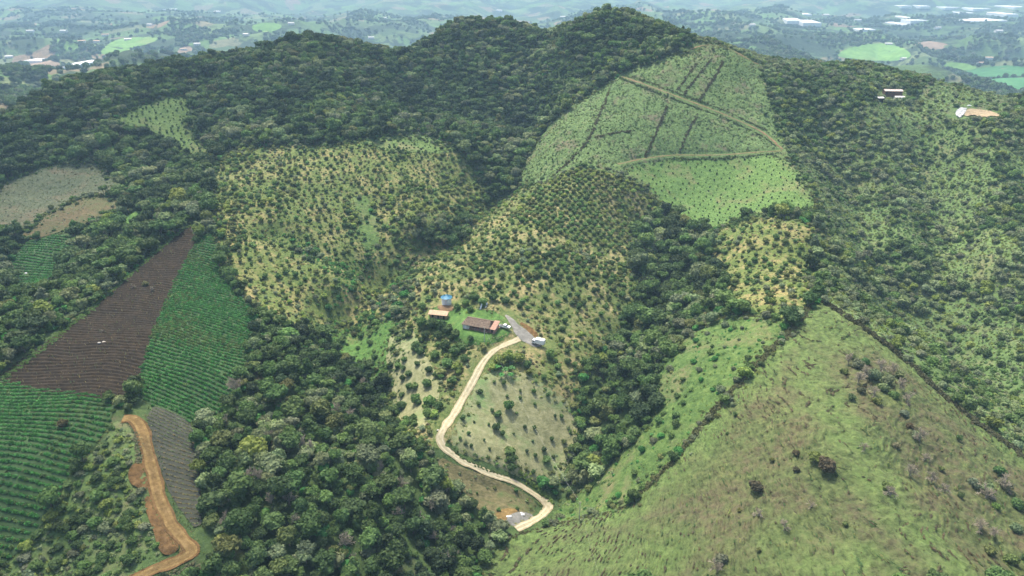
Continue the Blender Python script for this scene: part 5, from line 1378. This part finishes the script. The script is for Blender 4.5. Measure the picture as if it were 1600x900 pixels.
# hedges and rows of cut brushwood: one long mass each
def strip(name, px, label, cat, tints, half=.8, sp=.8, rr=(.5, 1.0), kind='bushlet', hr=(.8, 1.2), off=0.0):
    L = world_line(px, sp)
    T = np.gradient(L, axis=0); T /= np.hypot(*T.T)[:, None]; Nn = np.c_[-T[:, 1], T[:, 0]]
    g = Geo(); vc = []
    tn = list(tints); w = np.array([tints[t] for t in tn]); w = w / w.sum()
    for rep in range(2):
        for p, q in zip(L, Nn):
            c = p + q * (off + rng.normal(0, half * .6)) + rng.normal(0, .3, 2)
            me = PLANTS[kind][rng.integers(len(PLANTS[kind]))][2]
            key = me.name
            if key not in _cache:
                v = np.empty(len(me.vertices) * 3, np.float32); me.vertices.foreach_get('co', v)
                f = np.empty(len(me.loops), np.int32); me.loops.foreach_get('vertex_index', f)
                _cache[key] = (v.reshape(-1, 3), f.reshape(-1, 3))
            v, f = _cache[key]
            r = rng.uniform(*rr); a = rng.uniform(0, 6.28); ca, sa = math.cos(a), math.sin(a)
            vv = np.c_[(v[:, 0] * ca - v[:, 1] * sa) * r, (v[:, 0] * sa + v[:, 1] * ca) * r, v[:, 2] * r * rng.uniform(*hr)]
            g.add(vv + [c[0], c[1], float(height(c[0], c[1])) + .05], f)
    o = tag(link(name, g.mesh(name, [LEAF])), label, cat)
    t = np.average([PALETTE[k] for k in tn], axis=0, weights=w); o['tcol'] = [float(q) for q in t]
    return o
_cache = {}
DRY = {'brown': 3, 'olive': 1.5, 'dark': 1}
strip('hedge', [(1268,474),(1252,500),(1200,555),(1152,602),(1083,682),(1040,735),(1010,764),(985,785)], 'dark brownish hedge along the left edge of the pasture down from its tip', 'hedge', DRY, .8, .6, (.7, 1.4))
strip('hedge', [(985,787),(970,797),(900,812),(860,822),(790,842)], 'low dark hedge along the foot of the pasture towards the wood', 'hedge', DRY, .5, .9, (.35, .75))
strip('hedge', [(1287,472),(1330,500),(1380,535),(1430,577),(1470,618),(1520,657),(1600,716),(1620,735)], 'dark hedge along the right edge of the pasture below the scrub slope', 'hedge', {'brown': 3, 'black': 2}, .7, .5, (.8, 1.6))
strip('hedge', [(1155,334),(1190,334),(1230,339),(1260,345)], 'short dark hedge between the bright hillside and the yellow orchard', 'hedge', DRY, .4, .8, (.4, .8))
strip('hedge', [(1065,518),(1110,502),(1145,492),(1175,478),(1215,455)], 'thin dark hedge under the yellow orchard at the top of the green slope', 'hedge', DRY, .4, .8, (.4, .75))
strip('hedge', [(1145,494),(1185,496),(1240,500)], 'thin brown hedge across the top of the green slope', 'hedge', DRY, .3, .9, (.3, .6))
strip('hedge', [(968,122),(1010,139),(1060,158),(1110,177),(1150,193),(1190,212),(1212,229)], 'dark hedge on the lower side of the hill track', 'hedge', {'dark': 2, 'deep': 1, 'brown': 1}, .4, 1.0, (.5, .9), off=0)
strip('hedge', [(980,118),(1060,146),(1110,164),(1150,181),(1195,203)], 'brown bank growth on the upper side of the hill track', 'hedge', DRY, .35, 1.2, (.4, .8))
strip('hedge', [(1215,240),(1180,244),(1140,248),(1100,249),(1050,248)], 'dark bushes under the lower hill track', 'hedge', {'dark': 2, 'deep': 2, 'brown': .6}, .4, 1.1, (.5, 1.0))
strip('hedge', [(700,398),(760,395),(800,385),(835,378)], 'thin dark hedge across the spur above the tank', 'hedge', {'dark': 1, 'brown': 1.5, 'olive': 1}, .4, 1.0, (.4, .8))
strip('hedge', [(722,648),(735,668),(700,690),(712,710),(745,729),(775,740),(805,748)][2:], 'dark growth along the inner side of the tan road', 'hedge', {'deep': 2, 'olive': 1, 'dark': 1}, .4, .8, (.4, .8))
strip('hedge', [(812,740),(830,755),(850,772),(864,786)], 'bright yellow-green hedge along the last bend of the tan road', 'hedge', {'yellow': 3, 'lush': 1}, .7, .6, (.6, 1.1))
strip('hedge', [(327,345),(290,354),(215,421),(110,511),(6,592)], 'green grassy margin along the left side of the plowed field', 'hedge', {'lush': 1, 'yellow': 1, 'mid': 2}, 1.4, .6, (.5, 1.0))
strip('hedge', [(60,618),(50,650),(35,690),(15,730),(0,760)], 'dark furrow growth dividing the low crop field', 'hedge', {'dark': 1, 'brown': 1}, .2, .8, (.3, .5))
strip('brushwood_row', [(212,675),(216,695),(214,712),(222,722)], 'grey brush debris along the left side of the clay road', 'brushwood', {'grey': 2, 'straw': 1, 'brown': 2}, 1.2, .5, (.4, .8), hr=(.4, .7))
strip('brushwood_row', [(258,904),(285,892),(316,882)], 'grey brush debris under the last bend of the clay road', 'brushwood', {'grey': 2, 'straw': 1, 'brown': 2}, 1.0, .5, (.4, .8), hr=(.4, .7))
BR = {'brown': 4, 'black': 1.0}
for px, lab in [([(1130,96),(1118,120),(1104,140),(1092,158)], 'right row of dark cut brushwood above the hill track'),([(1108,96),(1095,115),(1082,130),(1068,148)], 'middle row of dark cut brushwood above the hill track'),([(1088,100),(1070,125),(1060,140)], 'left row of dark cut brushwood above the hill track'),([(1043,165),(1030,195),(1018,225),(1008,245)], 'long row of dark brushwood between the two hill tracks'),([(1090,180),(1075,205),(1062,238)], 'row of dark brushwood under the middle of the hill track'),([(955,135),(945,160),(932,190),(925,210),(905,238),(870,270)], 'longest row of dark brushwood down the left side of the hill'),([(930,215),(960,208),(985,205)], 'short cross row of brushwood left on the hill')]:
    strip('brushwood_row', px, lab, 'brushwood', BR, .6, .8, (.6, 1.1), hr=(.6, 1.0))
# bright fields of the far valley
def far_field(name, px, mat, lift=2.0, d=9.0):
    P = ground_at(densify(chaikin(px, True, 2), True, 6)); o = patch(name, None, mat, d, d, lift, None, poly=P); FARP.append(P); return o
FARP = []
G_FARG = grass_mat('far_meadow', (0.09, 0.19, 0.04), (0.13, 0.27, 0.055), (0.18, 0.33, 0.075), (0.20, 0.27, 0.09), .6, .12)
G_FARC = grass_mat('far_crop', (0.04, 0.15, 0.05), (0.055, 0.19, 0.065), (0.075, 0.23, 0.075), (0.06, 0.17, 0.06), .6, .12)
S_FARB = soil_mat('far_earth', (0.20, 0.14, 0.10), (0.29, 0.21, 0.15), (0.36, 0.28, 0.20), .05, 2)
far_field('far_meadow', [(1300,88),(1325,76),(1360,68),(1395,70),(1420,80),(1425,92),(1390,97),(1340,94)], G_FARG)
far_field('far_meadow', [(1470,100),(1500,98),(1530,106),(1515,112),(1480,108)], G_FARG)
far_field('far_crop_field', [(1500,112),(1560,103),(1600,104),(1620,118),(1560,122),(1520,120)], G_FARC)
far_field('far_crop_field', [(1530,126),(1580,122),(1620,124),(1620,148),(1580,140)], G_FARC)
far_field('far_bare_field', [(1425,70),(1450,64),(1485,70),(1480,78),(1440,77)], S_FARB)
far_field('far_meadow', [(180,62),(215,58),(255,60),(225,72),(190,80),(150,92),(160,78)], G_FARG)
far_field('far_meadow', [(390,40),(420,35),(445,40),(430,50),(400,52)], G_FARG)
far_field('far_bare_field', [(38,98),(92,96),(96,104),(70,108),(45,106)], S_FARB)
far_field('far_bare_field', [(275,84),(283,74),(298,72),(302,80),(290,86)], S_FARB)
# trees of the far country: a far-off wood reads as one mass
n = 120000
t = rng.random(n); Yf = 880 * (5200 / 880) ** t; Xf = rng.uniform(-1, 1, n) * (.86 * Yf + 120)
m = (fbm(Xf / 180, Yf / 180, 4, 83) > .06) | (rng.random(n) < .10)
ok = m & ((Yf > 1000) | (np.abs(Xf) > 500))
for (kx, ky, rx, ry, h) in KNOLLS[:1]: ok &= (((Xf - kx) / (rx * .9)) ** 2 + ((Yf - ky) / (ry * .9)) ** 2) > 1
for bx, by, br in BLOCK: ok &= np.hypot(Xf - bx, Yf - by) > br * 1.3 + 4
for o in list(COL.objects):
    if o.name.startswith('greenhouse'): ok &= np.hypot(Xf - o.location.x, Yf - o.location.y) > 45 * max(1, o.location.y / 2300)
for P in FARP: ok &= ~inside(P, Xf, Yf)
Xf, Yf = Xf[ok], Yf[ok]; n = len(Xf)
rr = rng.uniform(3.0, 7.0, n) * (1 + .25 * (Yf > 1800))
tc = PV[rng.choice([PN.index(q) for q in ('black', 'dark', 'deep', 'mid', 'grey')], n)] * rng.uniform(.8, 1.2, (n, 1))
scatter_object('distant_trees', 'scrub', dict(x=Xf, y=Yf, z=height(Xf, Yf) - .5, r=rr, h=rr * rng.uniform(.9, 1.3, n), rz=rng.uniform(0, 6.28, n), tx=np.zeros(n), ty=np.zeros(n), vid=rng.integers(0, len(PLANTS['scrub']), n), c=tc), 'woods and tree lines of the far valley', 'woods')

# ------------------------------------------------------------------ the air
hz = bpy.data.materials.new('hazy_air'); hz.use_nodes = True
hn = hz.node_tree.nodes; hn.remove(hn['Principled BSDF'])
pv = hn.new('ShaderNodeVolumePrincipled')
pv.inputs['Color'].default_value = (0.48, 0.76, 1.0, 1); pv.inputs['Density'].default_value = 0.00015; pv.inputs['Anisotropy'].default_value = 0.0
hz.node_tree.links.new(pv.outputs[0], hn['Material Output'].inputs['Volume'])
zmin = float(gz.min()) - 1; zmax = max(float(gz.max()) + 20, CAMZ + 12)
bm = bmesh.new(); add_box(bm, lx[0] - 5, lx[-1] + 5, ly[0] - 5, ly[-1] + 5, zmin, zmax)
tag(bm_obj('haze', bm, hz), kind='stuff')

# ------------------------------------------------------------------ fair-weather clouds high above, their shadows on the land
cm_ = bpy.data.materials.new('cloud_vapour'); cm_.use_nodes = True
cn = cm_.node_tree.nodes; cn.remove(cn['Principled BSDF'])
cv = cn.new('ShaderNodeVolumePrincipled'); cv.inputs['Density'].default_value = 0.008; cv.inputs['Anisotropy'].default_value = 0.7
cv.inputs['Color'].default_value = (1, 1, 1, 1)
cm_.node_tree.links.new(cv.outputs[0], cn['Material Output'].inputs['Volume'])
IV4, IF4 = ico(5)
for k, (cx_, cy_, rx_, ry_) in enumerate(CLOUDS):
    alt = 1150.0
    d = 1 + .5 * fbm(IV4[:, 0] * 1.7 + k * 5, IV4[:, 1] * 1.7 + IV4[:, 2] * .8, 3, 200 + k)
    Vc = IV4 * d[:, None] * [rx_, ry_, 55]
    Vc[:, 2] = np.where(Vc[:, 2] < 0, Vc[:, 2] * .4, Vc[:, 2] * (1 + .5 * fbm(IV4[:, 0] * 5, IV4[:, 1] * 5 + k, 2, 300)))
    o = link('cloud', mesh_np('cloud', Vc, IF4, cm_, True))
    o.location = Vector((cx_, cy_, 0)) + sd * (alt / sd.z)
    tag(o, kind='stuff')
